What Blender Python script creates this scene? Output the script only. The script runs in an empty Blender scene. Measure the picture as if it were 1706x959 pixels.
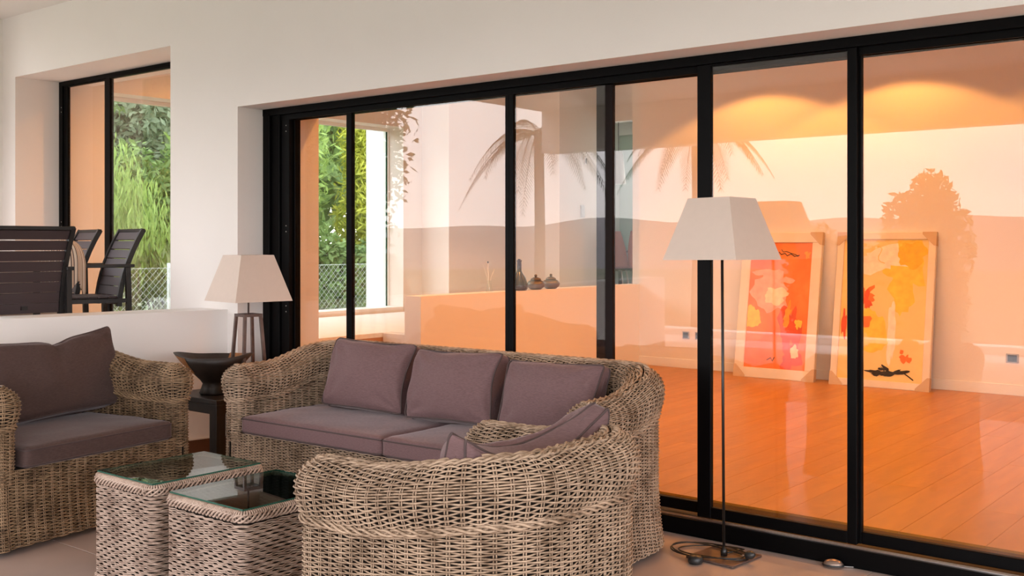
import bpy, math, random
import numpy as np
from mathutils import Vector, Matrix, noise

random.seed(7)
rng = np.random.default_rng(11)
scene = bpy.context.scene
COL = scene.collection
PI = math.pi
R = math.radians

# ------------------------------------------------------------------ camera
VIEW = R(38.8)                       # view axis turned left of the wall's normal
cam_data = bpy.data.cameras.new('camera')
cam_data.sensor_fit = 'HORIZONTAL'
cam_data.sensor_width = 36.0
cam_data.lens = 36.0 * 1773.0 / 1706.0
cam_data.shift_y = -(479.5 - 405.0) / 1706.0
cam_data.clip_end = 2000
cam = bpy.data.objects.new('camera', cam_data)
COL.objects.link(cam)
cam.location = (0, 0, 1.45)
cam.rotation_euler = (PI / 2, 0, VIEW)
scene.camera = cam

# ------------------------------------------------------------------ sky
world = bpy.data.worlds.new('sky')
scene.world = world
world.use_nodes = True
wn, wl = world.node_tree.nodes, world.node_tree.links
wn.clear()
w_out = wn.new('ShaderNodeOutputWorld')
w_bg = wn.new('ShaderNodeBackground')
w_tc = wn.new('ShaderNodeTexCoord')
w_sep = wn.new('ShaderNodeSeparateXYZ')
w_ramp = wn.new('ShaderNodeValToRGB')
w_noise = wn.new('ShaderNodeTexNoise')
w_map = wn.new('ShaderNodeMapping')
w_mix = wn.new('ShaderNodeMixRGB')
w_nr = wn.new('ShaderNodeValToRGB')
wl.new(w_tc.outputs['Generated'], w_sep.inputs[0])
wl.new(w_sep.outputs['Z'], w_ramp.inputs['Fac'])
e = w_ramp.color_ramp.elements
e[0].position = 0.0
e[0].color = (0.86, 0.80, 0.80, 1)
e[1].position = 0.6
e[1].color = (0.66, 0.76, 0.95, 1)
m_ = e.new(0.12)
m_.color = (0.88, 0.86, 0.90, 1)
w_map.inputs['Scale'].default_value = (1.6, 1.6, 5.0)
wl.new(w_tc.outputs['Generated'], w_map.inputs['Vector'])
wl.new(w_map.outputs[0], w_noise.inputs['Vector'])
w_noise.inputs['Scale'].default_value = 1.6
w_noise.inputs['Detail'].default_value = 5
wl.new(w_noise.outputs['Fac'], w_nr.inputs['Fac'])
w_nr.color_ramp.elements[0].position = 0.38
w_nr.color_ramp.elements[1].position = 0.68
wl.new(w_nr.outputs['Color'], w_mix.inputs['Fac'])
wl.new(w_ramp.outputs['Color'], w_mix.inputs['Color1'])
w_mix.inputs['Color2'].default_value = (0.98, 0.94, 0.93, 1)
wl.new(w_mix.outputs[0], w_bg.inputs['Color'])
w_bg.inputs['Strength'].default_value = 5.0
wl.new(w_bg.outputs[0], w_out.inputs['Surface'])

vs = scene.view_settings
vs.view_transform = 'Standard'
vs.look = 'None'
vs.exposure = 0.45
vs.gamma = 1.0
vs.use_curve_mapping = False

# ------------------------------------------------------------------ helpers
def tag(o, label=None, cat=None, group=None, kind=None):
    if label: o['label'] = label
    if cat: o['category'] = cat
    if group: o['group'] = group
    if kind: o['kind'] = kind
    return o

def thing(name, label, cat, loc=(0, 0, 0), rz=0.0, group=None):
    o = bpy.data.objects.new(name, None)
    o.empty_display_size = 0.1
    COL.objects.link(o)
    o.location = loc
    o.rotation_euler = (0, 0, rz)
    return tag(o, label, cat, group)

def link(name, me, mat=None, parent=None, loc=None, rot=None):
    o = bpy.data.objects.new(name, me)
    COL.objects.link(o)
    if mat is not None and len(me.materials) == 0:
        me.materials.append(mat)
    if parent is not None: o.parent = parent
    if loc is not None: o.location = loc
    if rot is not None: o.rotation_euler = rot
    return o

def np_mesh(name, V, Q, smooth=True):
    """V (n,3) float, Q (m,k) int faces of equal size"""
    V = np.asarray(V, dtype=np.float32).reshape(-1, 3)
    Q = np.asarray(Q, dtype=np.int32)
    m, k = Q.shape
    me = bpy.data.meshes.new(name)
    me.vertices.add(len(V))
    me.vertices.foreach_set('co', V.ravel())
    me.loops.add(m * k)
    me.loops.foreach_set('vertex_index', Q.ravel())
    me.polygons.add(m)
    me.polygons.foreach_set('loop_start', np.arange(0, m * k, k, dtype=np.int32))
    if smooth:
        me.polygons.foreach_set('use_smooth', np.ones(m, dtype=bool))
    me.update(calc_edges=True)
    return me

class MB:
    """collects simple shapes, built into one mesh"""
    def __init__(s): s.v, s.f, s.sm = [], [], []
    def add(s, vs_, fs, smooth=False):
        b = len(s.v)
        s.v += [tuple(p) for p in vs_]
        for f in fs:
            s.f.append([i + b for i in f]); s.sm.append(smooth)
        return s
    def box(s, x0, x1, y0, y1, z0, z1, bev=0.0, M=None):
        if bev <= 0:
            vs_ = [(x, y, z) for z in (z0, z1) for y in (y0, y1) for x in (x0, x1)]
            fs = [(0, 2, 3, 1), (4, 5, 7, 6), (0, 1, 5, 4), (2, 6, 7, 3), (0, 4, 6, 2), (1, 3, 7, 5)]
        else:
            b = min(bev, (x1 - x0) * .45, (y1 - y0) * .45, (z1 - z0) * .45)
            X, Y, Z = (x0, x1), (y0, y1), (z0, z1)
            vs_, idx = [], {}
            for i in (0, 1):
                for j in (0, 1):
                    for k in (0, 1):
                        dx, dy, dz = (b if i == 0 else -b), (b if j == 0 else -b), (b if k == 0 else -b)
                        idx[i, j, k] = len(vs_)
                        vs_ += [(X[i], Y[j] + dy, Z[k] + dz), (X[i] + dx, Y[j], Z[k] + dz), (X[i] + dx, Y[j] + dy, Z[k])]
            g = lambda i, j, k, a: idx[i, j, k] + a
            fs = []
            for i in (0, 1): fs.append([g(i, 0, 0, 0), g(i, 1, 0, 0), g(i, 1, 1, 0), g(i, 0, 1, 0)])
            for j in (0, 1): fs.append([g(0, j, 0, 1), g(1, j, 0, 1), g(1, j, 1, 1), g(0, j, 1, 1)])
            for k in (0, 1): fs.append([g(0, 0, k, 2), g(1, 0, k, 2), g(1, 1, k, 2), g(0, 1, k, 2)])
            for i in (0, 1):
                for j in (0, 1): fs.append([g(i, j, 0, 0), g(i, j, 0, 1), g(i, j, 1, 1), g(i, j, 1, 0)])
                for k in (0, 1): fs.append([g(i, 0, k, 0), g(i, 0, k, 2), g(i, 1, k, 2), g(i, 1, k, 0)])
            for j in (0, 1):
                for k in (0, 1): fs.append([g(0, j, k, 1), g(0, j, k, 2), g(1, j, k, 2), g(1, j, k, 1)])
            for i in (0, 1):
                for j in (0, 1):
                    for k in (0, 1): fs.append([g(i, j, k, 0), g(i, j, k, 1), g(i, j, k, 2)])
            c = Vector(((x0 + x1) / 2, (y0 + y1) / 2, (z0 + z1) / 2))
            out = []
            for f in fs:
                p = [Vector(vs_[q]) for q in f]
                n = (p[1] - p[0]).cross(p[2] - p[0])
                mid = sum(p, Vector()) / len(p)
                out.append(f if n.dot(mid - c) > 0 else f[::-1])
            fs = out
        if M is not None: vs_ = [tuple(M @ Vector(p)) for p in vs_]
        return s.add(vs_, fs)
    def tube(s, pts, r, n=8, cap=True, closed=False):
        pts = [Vector(p) for p in pts]
        rr = r if isinstance(r, (list, tuple)) else [r] * len(pts)
        N = len(pts)
        vs_, fs = [], []
        prev = None
        for i, p in enumerate(pts):
            if closed: t = pts[(i + 1) % N] - pts[i - 1]
            else: t = pts[min(i + 1, N - 1)] - pts[max(i - 1, 0)]
            t.normalize()
            if prev is None:
                a = Vector((0, 0, 1)) if abs(t.z) < .9 else Vector((1, 0, 0))
                u = t.cross(a).normalized()
            else:
                u = (prev - t * prev.dot(t))
                u = u.normalized() if u.length > 1e-6 else t.orthogonal().normalized()
            prev = u
            w = t.cross(u)
            for k in range(n):
                a = 2 * PI * k / n
                vs_.append(p + (u * math.cos(a) + w * math.sin(a)) * rr[i])
        L = N if closed else N - 1
        for i in range(L):
            for k in range(n):
                a, b = i * n + k, i * n + (k + 1) % n
                c, d = ((i + 1) % N) * n + (k + 1) % n, ((i + 1) % N) * n + k
                fs.append((a, b, c, d))
        if cap and not closed:
            fs.append(tuple(range(n))[::-1]); fs.append(tuple((N - 1) * n + k for k in range(n)))
        return s.add(vs_, fs, True)
    def lathe(s, prof, n=24, M=None, sx=1.0, sy=1.0):
        vs_, fs = [], []
        for (r, z) in prof:
            for k in range(n):
                a = 2 * PI * k / n
                vs_.append((r * math.cos(a) * sx, r * math.sin(a) * sy, z))
        for i in range(len(prof) - 1):
            for k in range(n):
                fs.append((i * n + k, i * n + (k + 1) % n, (i + 1) * n + (k + 1) % n, (i + 1) * n + k))
        fs.append(tuple(range(n))[::-1]); fs.append(tuple((len(prof) - 1) * n + k for k in range(n)))
        if M is not None: vs_ = [tuple(M @ Vector(p)) for p in vs_]
        return s.add(vs_, fs, True)
    def prism(s, poly, z0, z1, M=None):
        n = len(poly)
        vs_ = [(x, y, z0) for x, y in poly] + [(x, y, z1) for x, y in poly]
        fs = [tuple(range(n))[::-1], tuple(range(n, 2 * n))]
        for k in range(n): fs.append((k, (k + 1) % n, n + (k + 1) % n, n + k))
        if M is not None: vs_ = [tuple(M @ Vector(p)) for p in vs_]
        return s.add(vs_, fs)
    def bar(s, a, b, w, h, up=(0, 0, 1), bev=0.0):
        """rectangular bar from a to b, w across, h along up"""
        a, b = Vector(a), Vector(b)
        t = (b - a); L = t.length; t.normalize()
        u = Vector(up)
        x = t.cross(u).normalized(); u = x.cross(t).normalized()
        M = Matrix((( x.x, t.x, u.x, a.x), (x.y, t.y, u.y, a.y), (x.z, t.z, u.z, a.z), (0, 0, 0, 1)))
        return s.box(-w / 2, w / 2, 0, L, -h / 2, h / 2, bev, M)
    def mesh(s, name):
        me = bpy.data.meshes.new(name)
        me.from_pydata(s.v, [], s.f)
        me.polygons.foreach_set('use_smooth', s.sm)
        me.update()
        return me
    def build(s, name, mat, parent=None, loc=None, rot=None):
        return link(name, s.mesh(name), mat, parent, loc, rot)

def struct(name, mb, mat, **k):
    return tag(mb.build(name, mat, **k), kind='structure')

# ------------------------------------------------------------------ materials
def new_mat(name):
    m = bpy.data.materials.new(name)
    m.use_nodes = True
    nt = m.node_tree
    return m, nt.nodes, nt.links, nt.nodes['Principled BSDF']

def mat(name, col, rough=0.5, metal=0.0, var=0.0, vscale=6.0, bump=0.0, bscale=80.0, col2=None, spec=0.5, stretch=None, coat=0.0):
    m, N, L, b = new_mat(name)
    b.inputs['Base Color'].default_value = (*col, 1)
    b.inputs['Roughness'].default_value = rough
    b.inputs['Metallic'].default_value = metal
    b.inputs['Specular IOR Level'].default_value = spec
    b.inputs['Coat Weight'].default_value = coat
    if var > 0 or col2 or bump > 0:
        tc = N.new('ShaderNodeTexCoord')
        mp = N.new('ShaderNodeMapping')
        L.new(tc.outputs['Object'], mp.inputs['Vector'])
        if stretch: mp.inputs['Scale'].default_value = stretch
    if var > 0 or col2:
        n = N.new('ShaderNodeTexNoise')
        n.inputs['Scale'].default_value = vscale
        n.inputs['Detail'].default_value = 6
        L.new(mp.outputs[0], n.inputs['Vector'])
        r = N.new('ShaderNodeValToRGB')
        c2 = col2 or tuple(max(0, c * (1 - var)) for c in col)
        c1 = col if col2 else tuple(min(1, c * (1 + var)) for c in col)
        r.color_ramp.elements[0].position = 0.32
        r.color_ramp.elements[1].position = 0.68
        r.color_ramp.elements[0].color = (*c2, 1)
        r.color_ramp.elements[1].color = (*c1, 1)
        L.new(n.outputs['Fac'], r.inputs['Fac'])
        L.new(r.outputs['Color'], b.inputs['Base Color'])
    if bump > 0:
        n2 = N.new('ShaderNodeTexNoise')
        n2.inputs['Scale'].default_value = bscale
        n2.inputs['Detail'].default_value = 4
        L.new(mp.outputs[0], n2.inputs['Vector'])
        bp = N.new('ShaderNodeBump')
        bp.inputs['Strength'].default_value = bump
        bp.inputs['Distance'].default_value = 0.01
        L.new(n2.outputs['Fac'], bp.inputs['Height'])
        L.new(bp.outputs[0], b.inputs['Normal'])
    return m

def glass_mat(name, tint=(1, 1, 1), ior=1.55, rough=0.0):
    """clear pane: straight transmission plus Fresnel mirror reflection"""
    m = bpy.data.materials.new(name)
    m.use_nodes = True
    N, L = m.node_tree.nodes, m.node_tree.links
    N.clear()
    o = N.new('ShaderNodeOutputMaterial')
    mx = N.new('ShaderNodeMixShader')
    t = N.new('ShaderNodeBsdfTransparent'); t.inputs['Color'].default_value = (*tint, 1)
    g = N.new('ShaderNodeBsdfGlossy'); g.inputs['Roughness'].default_value = rough
    f = N.new('ShaderNodeFresnel')
    ge = N.new('ShaderNodeNewGeometry')
    mr = N.new('ShaderNodeMapRange')
    mr.inputs['To Min'].default_value = ior
    mr.inputs['To Max'].default_value = 1.0 / ior
    L.new(ge.outputs['Backfacing'], mr.inputs['Value'])
    L.new(mr.outputs[0], f.inputs['IOR'])
    L.new(f.outputs[0], mx.inputs['Fac'])
    L.new(t.outputs[0], mx.inputs[1]); L.new(g.outputs[0], mx.inputs[2])
    L.new(mx.outputs[0], o.inputs['Surface'])
    return m

def emit_mat(name, col, s):
    m, N, L, b = new_mat(name)
    b.inputs['Base Color'].default_value = (*col, 1)
    b.inputs['Emission Color'].default_value = (*col, 1)
    b.inputs['Emission Strength'].default_value = s
    return m

M = {}
M['plaster'] = mat('white_plaster', (0.84, 0.80, 0.765), 0.85, var=0.015, vscale=1.5, bump=0.04, bscale=120)
M['inner_plaster'] = mat('interior_white_paint', (0.80, 0.76, 0.71), 0.8, var=0.01, vscale=1.2, bump=0.03, bscale=100)
M['ceiling'] = mat('ceiling_paint', (0.84, 0.80, 0.76), 0.9, var=0.01)
M['tile'] = mat('taupe_floor_tile', (0.40, 0.305, 0.262), 0.38, var=0.07, vscale=3.0, bump=0.02, bscale=60)
M['grout'] = mat('pale_grout', (0.42, 0.36, 0.31), 0.9)
M['skirting'] = mat('brown_skirting_tile', (0.13, 0.055, 0.03), 0.5, var=0.1)
M['black_alu'] = mat('black_aluminium', (0.002, 0.0018, 0.002), 0.45, spec=0.08)
M['brown_alu'] = mat('brown_black_aluminium', (0.010, 0.005, 0.0045), 0.5, spec=0.12)
M['track'] = mat('bare_aluminium_track', (0.75, 0.70, 0.66), 0.28, metal=1.0)
M['screw'] = mat('screw_steel', (0.6, 0.58, 0.55), 0.35, metal=1.0)
M['pane'] = glass_mat('door_glass', (0.97, 0.97, 0.96), 1.55)
M['window_glass'] = glass_mat('clear_window_glass', (0.95, 0.98, 0.96), 1.5)
M['table_glass'] = glass_mat('table_glass', (0.66, 0.76, 0.71), 1.95)
M['glass_edge'] = mat('green_glass_edge', (0.02, 0.10, 0.07), 0.15)
M['white_frame'] = mat('white_lacquer', (0.82, 0.82, 0.80), 0.4)
M['upper_floor'] = mat('pale_floor_boards', (0.78, 0.73, 0.68), 0.45, var=0.05, vscale=4, stretch=(1, 8, 1))  # pale base tone of the raised floor and steps
M['orange_riser'] = mat('oiled_timber_riser', (0.45, 0.20, 0.08), 0.5, var=0.1)
M['steel_plate'] = mat('grey_switch_plate', (0.35, 0.33, 0.31), 0.4, metal=0.3)
M['dark_plastic'] = mat('dark_plastic', (0.02, 0.02, 0.02), 0.4)

def wicker_mat(name, light, dark):
    m, N, L, b = new_mat(name)
    b.inputs['Roughness'].default_value = 0.55
    b.inputs['Specular IOR Level'].default_value = 0.35
    tc = N.new('ShaderNodeTexCoord')
    n = N.new('ShaderNodeTexNoise'); n.inputs['Scale'].default_value = 9; n.inputs['Detail'].default_value = 3
    n2 = N.new('ShaderNodeTexNoise'); n2.inputs['Scale'].default_value = 140; n2.inputs['Detail'].default_value = 2
    mp = N.new('ShaderNodeMapping'); mp.inputs['Scale'].default_value = (0.35, 0.35, 1.0)
    L.new(tc.outputs['Object'], n.inputs['Vector'])
    L.new(tc.outputs['Object'], mp.inputs['Vector']); L.new(mp.outputs[0], n2.inputs['Vector'])
    ad = N.new('ShaderNodeMath'); ad.operation = 'MULTIPLY_ADD'
    L.new(n2.outputs['Fac'], ad.inputs[0]); ad.inputs[1].default_value = 0.75
    L.new(n.outputs['Fac'], ad.inputs[2])
    r = N.new('ShaderNodeValToRGB')
    r.color_ramp.elements[0].position = 0.62; r.color_ramp.elements[0].color = (*dark, 1)
    r.color_ramp.elements[1].position = 1.0; r.color_ramp.elements[1].color = (*light, 1)
    L.new(ad.outputs[0], r.inputs['Fac'])
    L.new(r.outputs['Color'], b.inputs['Base Color'])
    return m
M['wicker_grey'] = wicker_mat('kubu_wicker', (0.46, 0.328, 0.228), (0.17, 0.105, 0.062))
M['wicker_brown_shaded'] = wicker_mat('brown_shaded_wicker', (0.33, 0.215, 0.125), (0.11, 0.062, 0.032))  # left chair's brown, darkened in the colour for its shaded front
M['wicker_table'] = wicker_mat('table_wicker', (0.50, 0.375, 0.30), (0.22, 0.14, 0.10))
M['wicker_shade'] = mat('wicker_gap_shade', (0.012, 0.007, 0.004), 0.95)  # near-black, puts the shade of the weave gaps into the colour

def fabric(name, col, col2):
    m, N, L, b = new_mat(name)
    b.inputs['Roughness'].default_value = 0.8
    b.inputs['Specular IOR Level'].default_value = 0.25
    b.inputs['Sheen Weight'].default_value = 0.25
    b.inputs['Sheen Roughness'].default_value = 0.4
    b.inputs['Sheen Tint'].default_value = (0.85, 0.75, 0.75, 1)
    tc = N.new('ShaderNodeTexCoord')
    mp = N.new('ShaderNodeMapping'); mp.inputs['Scale'].default_value = (60, 60, 420)
    L.new(tc.outputs['Object'], mp.inputs['Vector'])
    n = N.new('ShaderNodeTexNoise'); n.inputs['Scale'].default_value = 1.0; n.inputs['Detail'].default_value = 3
    L.new(mp.outputs[0], n.inputs['Vector'])
    r = N.new('ShaderNodeValToRGB')
    r.color_ramp.elements[0].position = 0.35; r.color_ramp.elements[0].color = (*col2, 1)
    r.color_ramp.elements[1].position = 0.65; r.color_ramp.elements[1].color = (*col, 1)
    L.new(n.outputs['Fac'], r.inputs['Fac']); L.new(r.outputs['Color'], b.inputs['Base Color'])
    bp = N.new('ShaderNodeBump'); bp.inputs['Strength'].default_value = 0.25; bp.inputs['Distance'].default_value = 0.002
    L.new(n.outputs['Fac'], bp.inputs['Height']); L.new(bp.outputs[0], b.inputs['Normal'])
    return m
M['cushion'] = fabric('mauve_brown_fabric', (0.175, 0.103, 0.105), (0.135, 0.078, 0.079))
M['cushion_dark'] = fabric('dark_brown_fabric', (0.085, 0.052, 0.046), (0.06, 0.036, 0.032))
M['piping'] = mat('dark_piping', (0.07, 0.045, 0.043), 0.8)
M['shade'] = mat('cream_lamp_fabric', (0.64, 0.53, 0.455), 0.9, var=0.012, vscale=30, bump=0.02, bscale=600)
M['bronze'] = mat('brushed_bronze_steel', (0.16, 0.115, 0.10), 0.4, metal=0.6, var=0.2, vscale=20)
M['black_metal'] = mat('black_metal', (0.012, 0.011, 0.010), 0.35)
M['dark_wood'] = mat('very_dark_wood', (0.018, 0.011, 0.008), 0.45, var=0.3, vscale=12, stretch=(1, 6, 1))
M['bowl_wood'] = mat('charred_wood', (0.014, 0.009, 0.007), 0.5, col2=(0.03, 0.018, 0.012), vscale=7, bump=0.2, bscale=30)
M['bowl_patch'] = mat('worn_wood_patch', (0.33, 0.13, 0.035), 0.6, var=0.25, vscale=18)
M['slat'] = mat('plum_brown_slat', (0.045, 0.028, 0.030), 0.5)
M['chair_frame'] = mat('black_chair_frame', (0.010, 0.009, 0.009), 0.45)
M['cloth_beige'] = mat('beige_cloth', (0.55, 0.42, 0.33), 0.9, var=0.05)

# ------------------------------------------------------------------ the house shell
FY0, FY1 = 4.49, 5.21            # terrace wall, outer and inner face
OX0, OX1, OZ = -6.014, 1.6, 2.382   # wide opening
LX0, LX1, LZ0, LZ1 = -9.134, -6.808, 0.62, 2.89   # raised opening on the left
UPZ = 0.62                       # raised level
WX0, WX1 = -9.35, 2.6
YF = 10.53                       # far wall of the living room
XH = -6.575                      # half wall
IZ = 0.05                        # living room floor level
CZ = 3.55                        # inside ceiling

b = MB()
b.box(WX0 - .3, LX0, FY0, FY1, 0, 3.7)
b.box(LX0, LX1, FY0, FY1, 0, LZ0)
b.box(LX0, LX1, FY0, FY1, LZ1, 3.7)
b.box(LX1, OX0, FY0, FY1, 0, 3.7)
b.box(OX0, OX1, FY0, FY1, OZ, 3.7)
b.box(OX1, WX1 + .3, FY0, FY1, 0, 3.7)
struct('wall_facade', b, M['plaster'])
struct('wall_left', MB().box(WX0 - .3, WX0, 3.9, FY0, 0, 3.7), M['plaster'])
struct('wall_right', MB().box(WX1, WX1 + .3, 3.9, FY0, 0, 3.7), M['plaster'])
struct('trim_9', MB().box(WX1, WX1 + .3, -3.2, 3.9, 2.9, 3.7), M['plaster'])
b = MB()
b.box(WX0 - .3, WX1 + .3, -3.2, FY0, 3.42, 3.7)
struct('ceiling', b, M['ceiling'])
struct('trim_1', MB().box(WX0 - .3, WX1 + .3, -3.5, -3.2, 2.8, 3.7), M['plaster'])

# porch floor: slab plus single tiles
fl = struct('floor', MB().box(-9.4, 2.7, -4.2, FY1, -0.2, -0.004), M['grout'])
TP = 1.2
tile_me = {}
for i in range(-6, 3):
    for j in range(-1, 3):
        x0, y0 = -4.55 + TP * (i + 0) + 0.45, 2.65 + TP * (j - 1)
        x1, y1 = x0 + TP - .005, min(y0 + TP - .005, 4.66)
        if x0 > 2 or y1 - y0 < .1: continue
        key = round(y1 - y0, 3)
        if key not in tile_me:
            tile_me[key] = MB().box(0, TP - .005, 0, y1 - y0, -.012, 0, .0015).mesh('tile')
        link('tile', tile_me[key], M['tile'], fl, loc=(x0 , y0, 0))

# low wall between porch and raised dining terrace (turned about ten degrees)
LWA = math.atan2(1.423, 0.25)
LWC = Vector((-6.125, 4.50))
ld = Vector((-math.cos(LWA), -math.sin(LWA)))
ln = Vector((ld.y, -ld.x))
if ln.x > 0: ln = -ln
p0, p1 = LWC, LWC + ld * 7.6
q0, q1 = p0 + ln * .31, p1 + ln * .31
struct('wall_low', MB().prism([(p0.x, p0.y), (p1.x, p1.y), (q1.x, q1.y), (q0.x, q0.y)], 0, .994), M['plaster'])
t0, t1 = p0 - ln * .012, p1 - ln * .012
struct('baseboard_low', MB().prism([(p0.x, p0.y - .012), (t0.x, t0.y - .012), (t1.x, t1.y), (p1.x, p1.y)], 0, .125), M['skirting'])
tl0 = p0 - ln * .014
struct('trim_2', MB().prism([(p0.x, p0.y - .012), (t0.x, t0.y - .012), (t1.x, t1.y), (p1.x, p1.y)], .125, .135), M['plaster'])
struct('floor_dining', MB().prism([(q0.x, q0.y), (WX0, 4.50), (WX0, -3), (q1.x, -3)], 0.0, UPZ), M['tile'])
struct('baseboard_pier', MB().box(-6.12, OX0, FY0 - .012, FY0, 0, .125), M['skirting'])

# living room shell
b = MB().box(XH, WX1 + .3, FY1, YF, -.2, IZ - .012)
lf = struct('floor_living', b, mat('plank_joint', (0.26, 0.10, 0.01), 0.8))
M['plank'] = mat('oiled_oak_plank', (0.46, 0.19, 0.012), 0.34, var=0.12, vscale=2.2, stretch=(5, 0.6, 1), bump=0.02, bscale=30)
M['plank2'] = mat('oiled_oak_plank_pale', (0.50, 0.21, 0.016), 0.34, var=0.12, vscale=2.6, stretch=(5, 0.6, 1), bump=0.02, bscale=30)
pm = [MB().box(0, .1985, 0, 1.998, -.012, 0, .0006).mesh('plank') for _ in range(2)]
pm[0].materials.append(M['plank']); pm[1].materials.append(M['plank2'])
nx = 0
x = XH
while x < 0.4:
    off = [0, -1.3, -.6, -1.7, -1.0, -.3][nx % 6]
    y = FY1 + off
    while y < YF:
        y0, y1 = max(y, FY1), min(y + 2, YF)
        if y1 - y0 > .05:
            o = link('plank', pm[random.random() < .5], None, lf, loc=(x, y0, IZ))
            o.scale.y = (y1 - y0) / 2.0
        y += 2
    x += .2; nx += 1
struct('wall_far', MB().box(XH, WX1 + .3, YF, YF + .25, 0, CZ), M['inner_plaster'])
struct('baseboard_far', MB().box(XH, WX1, YF - .014, YF, IZ, IZ + .10, .003), M['white_frame'])
struct('wall_living_right', MB().box(WX1, WX1 + .3, FY1, YF, 0, CZ), M['inner_plaster'])
struct('wall_half', MB().box(XH - .2, XH, 6.88, YF + .1, 0, .975), M['inner_plaster'])
struct('ceiling_living', MB().box(-9.45, WX1 + .3, FY1, 13.4, CZ, CZ + .15), M['inner_plaster'])

# raised interior level
b = MB().box(-9.2, -7.13, FY1, 12.95, UPZ - .04, UPZ)
b.box(-7.13, XH - .2, 7.06, 12.95, UPZ - .04, UPZ)
struct('floor_upper', b, M['upper_floor'])
struct('floor_lower', MB().box(-7.17, XH, FY1, 7.06, -.2, IZ - .001), M['plank'])
struct('trim_3', MB().box(-7.17, -7.13, FY1, 7.06, IZ, UPZ - .04), M['orange_riser'])
st = thing('stair', 'pale interior steps beside the orange half wall', 'steps', (-6.95, 7.0, IZ))
for k in range(3):
    MB().box(-.18, .17, -.05 - .25 * (2 - k), .06, .19 * k, .19 * (k + 1) - .002, .004).build('step', M['upper_floor'], st)
# window wall on the far left
GX = -9.42
b = MB()
b.box(-9.5, -9.15, FY1, 5.42, 0, CZ)
b.box(-9.5, -9.15, 9.27, 9.6, 0, CZ)
b.box(-9.5, -9.15, 5.42, 9.27, 2.86, CZ)
b.box(-9.5, -9.15, 5.42, 9.27, 0, .645)
struct('wall_window', b, M['inner_plaster'])
struct('wall_exterior', MB().box(-9.96, -9.5, 9.42, 9.9, -.2, 3.7), mat('exterior_white_render', (0.86, 0.86, 0.85), .9))
# big window in it
wdw = tag(thing('window_1', None, None, (GX, 5.42, .645)), kind='structure')
MB().box(-.03, .03, 0, 3.85, 2.175, 2.215, .003).build('window_frame', M['white_frame'], wdw)
MB().box(-.03, .27, 0, 3.85, -.0, .035, .003).build('window_sill', M['white_frame'], wdw)
MB().box(-.03, .03, 0, .04, .03, 2.175, .003).build('window_frame', M['white_frame'], wdw)
MB().box(-.003, .003, .04, 3.82, .03, 2.175).build('pane', M['window_glass'], wdw)
MB().box(-.006, .006, 3.82, 3.835, .03, 2.175).build('pane_edge', M['glass_edge'], wdw)
MB().box(-.03, .03, 3.835, 3.85, .03, 2.175).build('window_frame', M['white_frame'], wdw)
# stepped walls beyond the half wall
XA, XB = -8.703, -7.844
struct('wall_step_1', MB().box(-9.2, XA, 9.6, 10.7, 0, CZ), M['inner_plaster'])
struct('wall_step_2', MB().box(-9.2, XB, 10.7, 11.6, 0, CZ), M['inner_plaster'])
b = MB().box(XB, XH, 11.6, 11.72, 3.03, CZ)
b.box(-9.2, XB, 11.6, 11.72, 0, CZ)
b.box(XH - .25, XH, 10.78, 13.2, 0, CZ)
struct('wall_kitchen', b, M['inner_plaster'])
M['kitchen_wall'] = mat('kitchen_pale_paint', (0.72, 0.74, 0.70), .8)
M['kitchen_green'] = mat('pale_green_back_panel', (0.42, 0.56, 0.48), .35)
b = MB().box(-8.6, -8.42, 11.72, 13.2, 0, CZ)
struct('wall_kitchen_left', b, M['kitchen_wall'])
b = MB()
b.box(-8.42, -8.05, 12.95, 13.1, 0, 3.0); b.box(-7.0, -6.575, 12.95, 13.1, 0, 3.0)
b.box(-8.05, -7.0, 12.95, 13.1, 0, 1.42); b.box(-8.05, -7.0, 12.95, 13.1, 2.62, 3.0)
struct('wall_kitchen_back', b, M['kitchen_green'])
struct('trim_4', MB().box(-8.42, -6.575, 12.9, 13.1, 3.0, CZ), M['kitchen_wall'])
struct('ceiling_kitchen', MB().box(-8.42, -6.8, 11.72, 12.95, 3.17, 3.2), M['kitchen_wall'])
kw = tag(thing('window_2', None, None, (-8.05, 13.02, 1.42)), kind='structure')
MB().box(0, 1.05, -.004, .004, 0, 1.2).build('pane', M['window_glass'], kw)
for a in ((0, .03, 0, 1.2), (1.02, 1.05, 0, 1.2)):
    MB().box(a[0], a[1], -.03, .03, a[2], a[3]).build('window_frame', M['white_frame'], kw)

# ------------------------------------------------------------------ sliding glass doors
def frame_wide():
    y0, y1 = 4.70, 4.84
    b = MB()
    b.box(OX0, OX1, y0, y0 + .035, 2.335, OZ - .001)        # head
    b.box(OX0, OX1, y0 + .035, y1, 2.345, OZ - .001)
    for yy in (4.735, 4.775, 4.815): b.box(OX0, OX1, yy, yy + .006, 2.30, 2.345)
    b.box(OX0, OX1, 4.665, y1, 0, .075)                      # sill
    b.box(OX0, OX1, 4.665, 4.70, .075, .082)
    fo = tag(b.build('trim_5', M['black_alu']), kind='structure')
    for yy in (4.681, 4.699):
        tag(MB().box(OX0 + .2, OX1, yy, yy + .007, .074, .089, .002).build('track_rail', M['track'], fo))
    return fo
frame_wide()

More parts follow.
